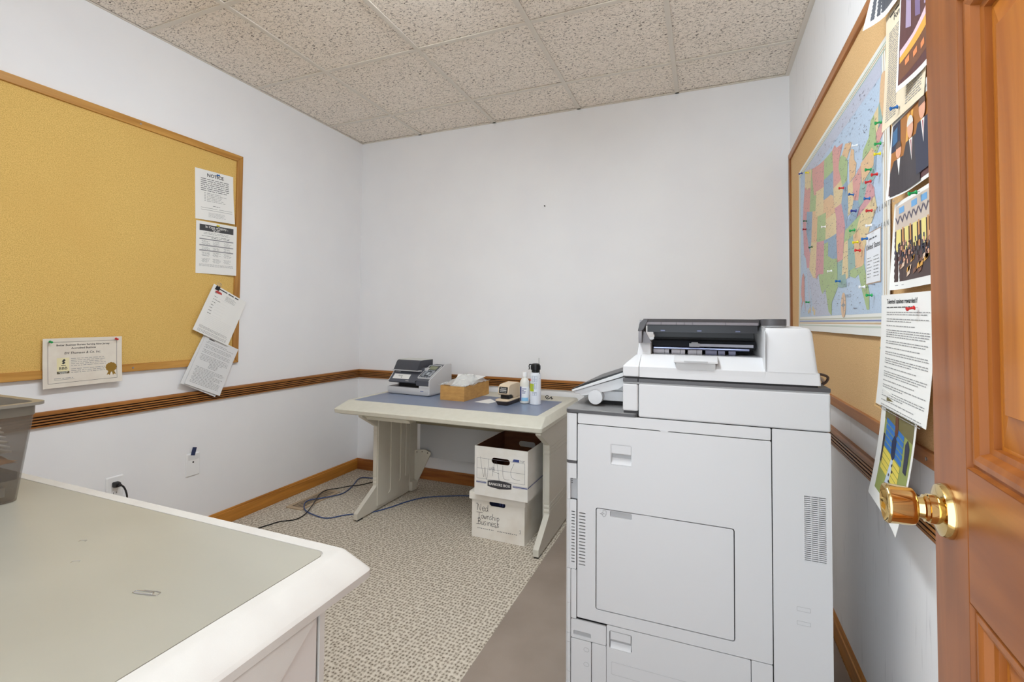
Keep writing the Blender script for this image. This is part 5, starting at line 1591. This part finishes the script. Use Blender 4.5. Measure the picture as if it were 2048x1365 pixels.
ST = {
 'WA': ('yellow', [(-124.7, 48.4), (-123, 49), (-117, 49), (-117, 46), (-119, 46), (-121, 45.7), (-124, 46.2)]),
 'OR': ('pink', [(-124, 46.2), (-121, 45.7), (-119, 46), (-117, 46), (-117, 44), (-117, 42), (-124.2, 42), (-124.4, 43)]),
 'CA': ('rose', [(-124.2, 42), (-120, 42), (-120, 39), (-114.6, 35), (-114.6, 32.7), (-117.1, 32.5), (-118.5, 34), (-120.6, 34.5), (-122.4, 37.5), (-124.3, 40.4)]),
 'NV': ('blue', [(-120, 42), (-114, 42), (-114, 36.2), (-114.7, 35), (-120, 39)]),
 'ID': ('green', [(-117, 49), (-116, 49), (-116, 47.9), (-113, 44.5), (-111, 44.5), (-111, 42), (-117, 42), (-117, 46)]),
 'MT': ('pink', [(-116, 49), (-104, 49), (-104, 45), (-111, 45), (-111, 44.5), (-113, 44.5), (-116, 47.9)]),
 'WY': ('yellow', [(-111, 45), (-104, 45), (-104, 41), (-111, 41)]),
 'UT': ('orange', [(-114, 42), (-111, 42), (-111, 41), (-109, 41), (-109, 37), (-114, 37)]),
 'CO': ('green', [(-109, 41), (-102, 41), (-102, 37), (-109, 37)]),
 'AZ': ('yellow', [(-114, 37), (-109, 37), (-109, 31.3), (-111, 31.3), (-114.8, 32.5), (-114.6, 35)]),
 'NM': ('rose', [(-109, 37), (-103, 37), (-103, 32), (-106.6, 32), (-108.2, 31.3), (-109, 31.3)]),
 'TX': ('green', [(-103, 36.5), (-100, 36.5), (-100, 34.5), (-97, 33.8), (-94.2, 33.6), (-94, 31), (-93.8, 29.7), (-95, 29), (-97.2, 27.8), (-97.2, 25.9), (-99.1, 26.5), (-100.3, 28.3), (-101.4, 29.8), (-103.2, 29), (-104.5, 29.6), (-106.6, 31.8), (-106.6, 32), (-103, 32)]),
 'OK': ('blue', [(-103, 37), (-94.6, 37), (-94.4, 35.4), (-94.5, 33.6), (-97, 33.8), (-100, 34.5), (-100, 36.5), (-103, 36.5)]),
 'KS': ('yellow', [(-102, 40), (-95.3, 40), (-94.6, 39.1), (-94.6, 37), (-102, 37)]),
 'NE': ('orange', [(-104, 43), (-98.5, 43), (-96.5, 42.5), (-95.3, 40), (-102, 40), (-102, 41), (-104, 41)]),
 'SD': ('blue', [(-104, 46), (-96.5, 46), (-96.5, 42.5), (-98.5, 43), (-104, 43)]),
 'ND': ('green', [(-104, 49), (-97.2, 49), (-96.5, 46), (-104, 46)]),
 'MN': ('pink', [(-97.2, 49), (-95.2, 49.3), (-94, 48.6), (-89.6, 48), (-92, 46.7), (-92.8, 45.5), (-91.2, 43.5), (-96.5, 43.5), (-96.5, 46)]),
 'IA': ('yellow', [(-96.5, 43.5), (-91.2, 43.5), (-90.2, 41.8), (-91.4, 40.4), (-95.8, 40.6)]),
 'MO': ('rose', [(-95.8, 40.6), (-91.4, 40.4), (-90.2, 38.7), (-89.5, 37), (-90, 36), (-90.4, 36.5), (-94.6, 36.5), (-94.6, 39.1)]),
 'AR': ('pink', [(-94.6, 36.5), (-90.4, 36.5), (-90, 36), (-91, 33), (-94, 33), (-94.4, 35.4)]),
 'LA': ('teal', [(-94, 33), (-91, 33), (-91.6, 31), (-89.7, 31), (-89.2, 29.2), (-91.5, 29.4), (-93.8, 29.7)]),
 'MS': ('yellow', [(-91, 33), (-90.2, 35), (-88.2, 35), (-88.4, 30.3), (-89.6, 30.2), (-89.7, 31), (-91.6, 31)]),
 'AL': ('teal', [(-88.2, 35), (-85.6, 35), (-85, 32), (-85, 31), (-87.6, 31), (-87.5, 30.3), (-88.4, 30.3)]),
 'GA': ('orange', [(-85.6, 35), (-83.1, 35), (-81, 32.1), (-81.5, 30.7), (-82.2, 30.5), (-85, 30.8), (-85, 32)]),
 'FL': ('green', [(-87.6, 31), (-85, 31), (-85, 30.7), (-82.2, 30.5), (-81.5, 30.7), (-80.1, 27), (-80.4, 25.2), (-81.2, 25.3), (-82.7, 27.8), (-83.8, 29.9), (-85.3, 29.7), (-87.5, 30.3)]),
 'SC': ('yellow', [(-83.1, 35), (-82, 35.2), (-80.8, 34.9), (-78.6, 33.9), (-81, 32.1)]),
 'NC': ('yellow', [(-84.3, 35), (-83, 35.9), (-81.7, 36.6), (-75.9, 36.6), (-75.5, 35.2), (-78.6, 33.9), (-80.8, 34.9), (-82, 35.2)]),
 'TN': ('green', [(-90.2, 35), (-89.5, 36.5), (-81.7, 36.6), (-83, 35.9), (-84.3, 35)]),
 'KY': ('blue', [(-89.5, 36.5), (-89.1, 37.1), (-86, 38), (-84.8, 39.1), (-82.6, 38.3), (-82, 37.5), (-83.7, 36.6)]),
 'VA': ('rose', [(-83.7, 36.6), (-82, 37.4), (-80.3, 37.5), (-78.3, 39.3), (-77, 38.5), (-75.9, 37.5), (-75.9, 36.6)]),
 'WV': ('teal', [(-82.6, 38.3), (-80.6, 40.6), (-80.5, 39.7), (-77.8, 39.3), (-80.3, 37.5), (-82, 37.5)]),
 'OH': ('pink', [(-84.8, 41.7), (-83.2, 41.7), (-80.5, 42), (-80.6, 40.6), (-82.6, 38.4), (-84.8, 39.1)]),
 'IN': ('yellow', [(-87.5, 41.7), (-84.8, 41.7), (-84.8, 39.1), (-86, 38), (-88, 37.9), (-87.5, 39)]),
 'IL': ('blue', [(-90.6, 42.5), (-87.8, 42.5), (-87.5, 39), (-88, 37.9), (-89.1, 37), (-90.2, 38.7), (-91.4, 40.4), (-90.2, 41.8)]),
 'WI': ('green', [(-92.8, 45.5), (-92, 46.7), (-90.4, 46.6), (-88, 45.6), (-87.6, 45), (-87, 45), (-87.8, 42.5), (-90.6, 42.5), (-91.2, 43.5)]),
 'MI': ('orange', [(-86.5, 41.8), (-83.4, 41.8), (-82.5, 43), (-83.5, 43.8), (-83.4, 45), (-84.8, 45.7), (-86.2, 44.6), (-86.4, 43)]),
 'UP': ('orange', [(-90.4, 46.6), (-88, 47.4), (-84.5, 46.4), (-84.8, 46), (-87.5, 45.2), (-88, 45.6)]),
 'PA': ('orange', [(-80.5, 42.2), (-75.4, 42), (-74.7, 41.3), (-75.4, 39.9), (-80.5, 39.7)]),
 'NY': ('green', [(-79.8, 42.3), (-79, 43.2), (-76.3, 43.6), (-75, 45), (-73.4, 45), (-73.5, 42.6), (-73.7, 41), (-72, 41), (-74, 40.6), (-74.7, 41.3), (-75.4, 42)]),
 'NJ': ('blue', [(-74.7, 41.3), (-74, 40.6), (-74.9, 39), (-75.4, 39.8)]),
 'MD': ('teal', [(-79.5, 39.7), (-75.4, 39.8), (-75.1, 38.4), (-77, 38.5), (-77.8, 39.3)]),
 'NE2': ('pink', [(-73.4, 42.7), (-71, 42.8), (-70, 41.7), (-73.6, 41.1)]),
 'VT': ('yellow', [(-73.4, 45), (-71.5, 45), (-72.5, 42.8), (-73.4, 42.7)]),
 'NH': ('teal', [(-71.5, 45), (-71, 45.2), (-70.7, 43), (-72.5, 42.8)]),
 'ME': ('orange', [(-71, 45.2), (-70, 46.7), (-69.2, 47.4), (-68.3, 47.3), (-67.8, 47), (-67, 44.9), (-70.7, 43.1)]),
}
for k, (c_, P) in ST.items():
    mp_.poly('states', MM[c_], xs_(P), 4)
ak = [(.075, .25), (.11, .27), (.14, .25), (.145, .15), (.18, .08), (.15, .12), (.12, .14), (.075, .11), (.05, .075), (.085, .14), (.06, .17)]
mp_.poly('states', MM['pink'], ak, 4)
for x, y, s_ in ((.24, .085, .012), (.27, .09, .016), (.33, .095, .014), (.36, .08, .018)):
    mp_.poly('states', MM['yellow'], [(x + s_ * math.cos(t), y + s_ * .8 * math.sin(t)) for t in [2 * PI * k / 10 for k in range(10)]], 4)
rnd = random.Random(3)
for k in range(900):
    x, y = rnd.uniform(.06, mw - .09), rnd.uniform(.075, mh - .05)
    if x > 1.12 and y < .5:
        continue
    l = rnd.uniform(.004, .015)
    a = rnd.uniform(-.1, .25)
    vs_, fs_ = ribbon([(x, y), (x + l * math.cos(a), y + l * math.sin(a))], .0016)
    mp_.geo('place_names', mat('map_ink', C(118, 112, 120), .6), vs_, fs_, 0, 0, 6)
mp_.text('sea_names', M_INKL, 'ATLANTIC', 1.118, .335, .022, 0, 'LEFT', 0, 5, 1.7)
mp_.text('sea_names', M_INKL, 'OCEAN', 1.128, .285, .022, 0, 'LEFT', 0, 5, 1.7)
mp_.text('sea_names', M_INKL, 'GULF OF', .80, .155, .016, 0, 'LEFT', 0, 5, 1.5)
mp_.text('sea_names', M_INKL, 'MEXICO', .82, .118, .016, 0, 'LEFT', 0, 5, 1.5)
mp_.rect('legend_frame', mat('legend_brown', C(176, 150, 130), .5), 1.052, .145, 1.178, .292, 5)
mp_.rect('legend_panel', mat('legend_white', C(232, 234, 238), .5), 1.055, .148, 1.175, .289, 6)
mp_.text('legend_title', M_INK, 'United States', 1.115, .243, .0215, .005, 'CENTER', 0, 8)
mp_.words('legend_lines', M_INK2, 1.085, 1.145, .270, .007, 77, 0, None, 8)
for k in range(7):
    mp_.words('legend_lines', M_INKL, 1.065, 1.108, .218 - k * .009, .004, k, .4, None, 8)
    mp_.words('legend_lines', M_INKL, 1.120, 1.168, .218 - k * .009, .004, 30 + k, .3, None, 8)
mp_.poly('compass_rose', mat('compass_tan', C(222, 186, 150), .5), [(.812 + .030 * math.cos(t), .095 + .042 * math.sin(t)) for t in [2 * PI * k / 24 for k in range(24)]], 5)
mp_.poly('compass_star', M_INKG, [(.812 + (.026 if k % 2 == 0 else .007) * math.cos(R(45 * k)), .095 + (.036 if k % 2 == 0 else .009) * math.sin(R(45 * k))) for k in range(8)], 6)
mp_.done()

PINS = [('navy', .446, 1.873, 'navy push pin at the upper left corner of the wall map'), ('yellow', .600, 1.828, 'yellow push pin near the upper left corner of the wall map'),
        ('green', 1.529, 1.691, 'topmost green push pin on the wall map, in New England'), ('green', 1.526, 1.636, 'green push pin second from the top near the Atlantic coast'),
        ('yellow', 1.521, 1.610, 'yellow push pin by the northeast Atlantic coast'), ('white', 1.320, 1.702, 'white push pin at the top of Michigan'),
        ('green', 1.445, 1.590, 'green push pin just left of the upper red coast pin'), ('red', 1.495, 1.563, 'red push pin nearest the Atlantic, upper right of the map'),
        ('red', 1.443, 1.559, 'red push pin just below left of the coastal red pin'), ('red', 1.165, 1.612, 'red push pin alone in the middle of the map, in Iowa'),
        ('blue', 1.280, 1.560, 'blue push pin in Illinois on the wall map'), ('blue', 1.434, 1.512, 'blue push pin in Virginia on the wall map'),
        ('navy', 1.302, 1.505, 'navy push pin in Kentucky on the wall map'), ('red', 1.452, 1.474, 'red push pin in the Carolinas on the wall map'),
        ('darkgreen', .554, 1.622, 'dark green push pin on the California coast, upper of two'), ('darkred', .541, 1.587, 'dark red push pin on the California coast'),
        ('white', .906, 1.531, 'white push pin in Colorado on the wall map'), ('white', 1.451, 1.434, 'white push pin below the Carolina coast'),
        ('green', 1.286, 1.451, 'green push pin in Tennessee on the wall map'), ('blue', 1.409, 1.404, 'blue push pin above the yellow Georgia pin'),
        ('yellow', 1.321, 1.408, 'yellow push pin in the southeast of the wall map'), ('red', 1.343, 1.378, 'lowest red push pin on the wall map, in the southeast'),
        ('darkgreen', .669, 1.490, 'dark green push pin in southern California'), ('white', 1.005, 1.352, 'white push pin in west Texas'),
        ('blue', 1.121, 1.305, 'blue push pin on the Texas coast'), ('white', 1.387, 1.267, 'white push pin beside the Florida gulf coast'),
        ('green', 1.453, 1.240, 'green push pin in south Florida'), ('green', .610, 1.253, 'green push pin in the lower left inset of the map')]
rnd = random.Random(2)
for c_, u, z, lbl in PINS:
    zz_ = .0115 + .008 * (1 - (z - MZ0) / mh) ** 2 + .010 * max(0, (u - MX0) / mw - .7) ** 2
    pin(c_, on_wall('R', u, z, zz_ + .002) @ Matrix.Rotation(R(rnd.uniform(-14, 14)), 4, 'X') @ Matrix.Rotation(R(rnd.uniform(-8, 8)), 4, 'Y'), lbl, 'push pins on the wall map')

# ------------------------------------------------------------------ clippings and prints right of the map
mm = lambda n, r, g, b: mat('print_' + n, C(r, g, b), .45)
k_ = lambda a: (lambda x, y: a)
nc = Sheet('news_clipping', 'tall yellowed news clipping headed Former Wall', 'clipping', on_wall('R', 1.592, 1.640, 0, R(-2)), .235, .285, lambda x, y: .026 + .010 * (1 - y / .285) ** 2 - .004 * (x / .235), M_NEWS)
nc.text('headline', M_INK, 'Former Wall', .050, .252, .022, .01)
nc.words('byline', M_INK, .028, .095, .270, .007, 3)
for k in range(38):
    nc.words('columns', M_INKL, .022, .085, .232 - k * .0058, .0036, k)
    nc.words('columns', M_INKL, .140, .220, .232 - k * .0058, .0036, 100 + k)
nc.rect('portrait', mm('portrait', 150, 116, 110), .092, .196, .126, .240)
nc.poly('portrait_face', mm('skin', 216, 168, 148), [(.109 + .010 * math.cos(t), .221 + .013 * math.sin(t)) for t in [2 * PI * k / 14 for k in range(14)]], 3)
nc.done()


def figure(S, x, y, s, coat, skin, hair, tie=None, b=0):
    """a printed standing figure: suit, shirt, face, hair"""
    S.poly('suits', coat, [(x - .030 * s, y), (x - .034 * s, y + .06 * s), (x - .020 * s, y + .085 * s), (x + .020 * s, y + .085 * s), (x + .036 * s, y + .06 * s), (x + .034 * s, y)], 3 + b)
    S.poly('shirts', M_PAPER, [(x - .006 * s, y + .085 * s), (x + .008 * s, y + .085 * s), (x + .002 * s, y + .045 * s)], 4 + b)
    S.poly('faces', skin, [(x + .0125 * s * math.cos(t), y + .104 * s + .018 * s * math.sin(t)) for t in [2 * PI * k / 16 for k in range(16)]], 4 + b)
    S.poly('hair', hair, [(x + .0135 * s * math.cos(t), y + .110 * s + .016 * s * math.sin(t)) for t in [PI * k / 10 for k in range(11)]], 5 + b)
    if tie:
        S.poly('ties', tie, [(x, y + .082 * s), (x + .004 * s, y + .082 * s), (x + .003 * s, y + .05 * s)], 5 + b)


skin_, hairw, haird, suit, suit2 = mm('skin2', 226, 168, 138), mm('hair_grey', 222, 214, 206), mm('hair_dark', 96, 74, 62), mm('suit', 66, 60, 64), mm('suit_navy', 52, 56, 76)
gold_, brown_, maroon = mm('gold', 226, 168, 76), mm('brown', 120, 80, 60), mm('maroon', 96, 62, 62)
# dark print at the very top
d0 = Sheet('photo_print', 'dark photo print with curled corner at the top of the right board', 'photo', on_wall('R', 1.560, 1.925, 0, R(-6)), .216, .14, lambda x, y: .034 + .03 * max(0, 1 - x / .08) ** 2 * (1 - y / .14), M_PAPER)
d0.rect('picture', mm('slate', 84, 88, 96), .012, .014, .204, .13)
d0.poly('picture_light', mm('slate_light', 160, 166, 176), [(.012, .09), (.204, .06), (.204, .10), (.012, .13)], 2)
d0.done()
# brown and violet hall print
d1 = Sheet('photo_print', 'brown and violet photo print of a wooden hall, curled at its left', 'photo', on_wall('R', 1.735, 1.680, 0, R(3)), .216, .270, lambda x, y: .032 + .018 * max(0, 1 - x / .12) ** 2 * (1 - y / .27), M_PAPER)
d1.rect('picture', maroon, .006, .012, .206, .262)
for k, x in enumerate((.03, .07, .11, .16)):
    d1.poly('columns_of_hall', mm('violet', 126, 106, 142) if k % 2 else mm('violet2', 170, 152, 180), [(x, .13), (x + .022, .12), (x + .026, .262), (x + .004, .262)], 2)
d1.poly('table', mm('cloth_pink', 226, 196, 206), [(.01, .075), (.206, .13), (.206, .155), (.06, .10), (.01, .09)], 3)
d1.poly('bench', gold_, [(.01, .06), (.206, .10), (.206, .13), (.01, .075)], 3)
d1.poly('seats', brown_, [(.01, .02), (.206, .05), (.206, .10), (.01, .06)], 2)
for k in range(6):
    d1.poly('books', mm('book_orange', 226, 140, 90), [(.03 + k * .03, .045), (.045 + k * .03, .048), (.045 + k * .03, .062), (.03 + k * .03, .058)], 4)
d1.done()
# three men print
d2 = Sheet('photo_print', 'photo print of three men in dark suits by golden benches', 'photo', on_wall('R', 1.648, 1.456, 0, R(1.5)), .225, .205, lambda x, y: .028 + .018 * max(0, 1 - x / .10) ** 2 * (1 - y / .205), M_PAPER)
d2.rect('picture', mm('bench_brown', 168, 108, 52), .008, .008, .217, .176)
for a_ in (.055, .075, .13):
    d2.poly('gold_rail', gold_, [(a_, .02), (a_ + .010, .02), (a_ + .045, .170), (a_ + .033, .170)], 2)
d2.rect('caption_strip', M_PAPER2, .008, .180, .217, .200)
d2.words('caption', M_INKL, .014, .205, .186, .010, 5)
d2.poly('picture_back', suit2, [(.008, .11), (.05, .11), (.05, .176), (.008, .176)], 2)
d2.poly('picture_back', mm('blue_seat', 66, 110, 150), [(.012, .125), (.035, .13), (.035, .165), (.012, .16)], 3)
d2.poly('picture_back', maroon, [(.008, .008), (.217, .008), (.217, .03), (.12, .04), (.008, .03)], 2)
figure(d2, .042, .004, 0.98, suit, skin_, haird)
figure(d2, .105, .004, 1.25, suit, skin_, hairw, mm('tie_red', 170, 50, 60), 4)
figure(d2, .170, .020, 1.25, suit2, skin_, haird, mm('tie_red', 170, 50, 60), 8)
d2.done()
# chamber print
d3 = Sheet('photo_print', 'photo print of a crowded chamber with tall yellow windows', 'photo', on_wall('R', 1.640, 1.242, 0, R(0.5)), .216, .205, lambda x, y: .026 + .014 * max(0, 1 - x / .06) ** 2 * (1 - y / .205), M_PAPER)
d3.rect('picture', mm('chamber_dark', 74, 56, 54), .010, .018, .206, .196)
d3.rect('gallery', mm('gallery_cream', 206, 190, 176), .010, .138, .206, .196, 2)
for x in (.03, .10, .15):
    d3.rect('sky_panels', mm('sky_panel', 110, 166, 214), x, .176, x + .03, .190, 3)
for k in range(8):
    d3.poly('swags', mm('swag_dark', 84, 78, 98), [(.012 + k * .025, .168), (.024 + k * .025, .152), (.036 + k * .025, .168), (.034 + k * .025, .172), (.024 + k * .025, .159), (.014 + k * .025, .172)], 4)
for x in (.018, .060, .105, .150):
    d3.rect('windows', mm('window_yellow', 232, 216, 134), x, .088, x + .022, .140, 3)
    d3.rect('pillars', mm('pillar_tan', 206, 150, 90), x + .028, .085, x + .036, .142, 3)
rnd = random.Random(8)
for k in range(110):
    x, y = rnd.uniform(.014, .20), rnd.uniform(.055, .10)
    d3.rect('crowd', (suit, suit2, maroon, skin_)[k % 4], x, y, x + .006, y + .010, 4 + k % 3)
for k in range(16):
    x, y = rnd.uniform(.014, .18), rnd.uniform(.024, .06)
    d3.poly('desks', (gold_, mm('paper_pale', 226, 196, 170), brown_)[k % 3], [(x, y), (x + .018, y + .006), (x + .022, y + .016), (x + .004, y + .011)], 5)
d3.rect('caption', M_INKL, .012, .009, .05, .0105)
d3.done()
# typed article
ar = Sheet('typed_article', 'white typed article headed Talented canines with red pin', 'paper', on_wall('R', 1.560, .962, 0, R(-1.2)), .300, .272, lambda x, y: .034 + .014 * (1 - y / .272) ** 2 * (1 + .5 * x), M_PAPER)
ar.text('headline', M_INK, 'Talented canines rewarded f', .040, .250, .0155, .018)
ar.words('byline', M_INK, .040, .200, .240, .004, 5)
y = .228
for k, n_ in enumerate((2, 2, 1, 4, 2, 1, 2, 3, 1, 3, 1, 2, 3, 1, 3)):
    for j in range(n_):
        ar.words('text_lines', M_INKL, .040, .285, y, .0034, k * 5 + j, .02 if j < n_ - 1 else .5)
        y -= .0052
    y -= .0055
ar.done()
# tan clipping with a man in a red shirt
rc = Sheet('news_clipping', 'tan clipping of a man in a red shirt, half under the article', 'clipping', on_wall('R', 1.470, .942, 0, R(-1.5)), .120, .180, lambda x, y: .013 + .014 * (1 - y / .18) ** 2, M_NEWS2)
rc.rect('picture', mm('picture_brown', 116, 84, 60), .012, .050, .104, .150)
rc.poly('red_shirt', mm('shirt_red', 196, 50, 46), [(.024, .088), (.020, .120), (.034, .130), (.060, .130), (.072, .118), (.070, .088)], 2)
rc.poly('trousers', mm('trousers_tan', 214, 190, 140), [(.026, .062), (.026, .088), (.068, .088), (.066, .062)], 2)
rc.poly('face', skin_, [(.047 + .011 * math.cos(t), .140 + .013 * math.sin(t)) for t in [2 * PI * k / 14 for k in range(14)]], 2)
rc.words('headline', M_INK, .012, .100, .161, .009, 2)
rc.words('headline', M_INK, .024, .080, .036, .010, 7)
for k in range(5):
    rc.words('text_lines', M_INK, .012, .100, .028 - k * .0055, .0032, k)
rc.done()
# dog agility print
dg = Sheet('photo_print', 'photo print of a dog on a blue and yellow agility ramp', 'photo', on_wall('R', 1.565, .738, 0, R(-9)), .205, .272, lambda x, y: .046 + .022 * (1 - y / .272) ** 2 + .03 * max(0, x / .205 - .55) ** 2 * (1 - y / .272), M_PAPER)
dg.rect('picture', mm('grass', 150, 160, 92), .030, .030, .196, .258)
dg.rect('picture_trees', mm('trees', 116, 108, 70), .030, .205, .196, .258, 2)
for k in range(5):
    dg.poly('blue_planks', mm('plank_blue', 54, 116, 190), [(.044, .142 + k * .0145), (.150, .134 + k * .0145), (.150, .146 + k * .0145), (.044, .154 + k * .0145)], 3)
for k in range(4):
    dg.poly('yellow_planks', mm('plank_yellow', 226, 206, 92), [(.040, .086 + k * .014), (.146, .076 + k * .014), (.146, .088 + k * .014), (.040, .098 + k * .014)], 3)
dg.poly('ramp', mm('ramp_pale', 196, 210, 226), [(.072, .030), (.098, .030), (.106, .130), (.094, .130)], 4)
for k in range(7):
    dg.rect('ramp_marks', suit, .074 + .0045 * k + (.010 if k % 2 else 0), .036 + k * .013, .080 + .0045 * k + (.010 if k % 2 else 0), .042 + k * .013, 5)
dg.poly('dog', mm('dog_brown', 104, 66, 50), [(.098, .19), (.096, .23), (.104, .248), (.112, .236), (.116, .20), (.110, .185)], 5)
dg.poly('dog_shadow', mm('ramp_shade', 40, 52, 84), [(.090, .135), (.086, .170), (.100, .190), (.112, .180), (.112, .140), (.102, .128)], 4)
dg.rect('fence', suit, .032, .10, .042, .17, 4)
dg.poly('people', suit2, [(.165, .13), (.160, .19), (.172, .205), (.185, .19), (.184, .13)], 4)
dg.done()
pin('blue', on_wall('R', 1.700, 1.662, .033) @ tilt, 'blue push pin at the top of the print of three men')
pin('green', on_wall('R', 1.790, 1.441, .031) @ tilt, 'green push pin at the top of the chamber print')
pin('red', on_wall('R', 1.790, 1.197, .038) @ tilt, 'red push pin through the typed article heading')
pin('green', on_wall('R', 1.553, 1.102, .017) @ tilt, 'green push pin at the top of the tan clipping')
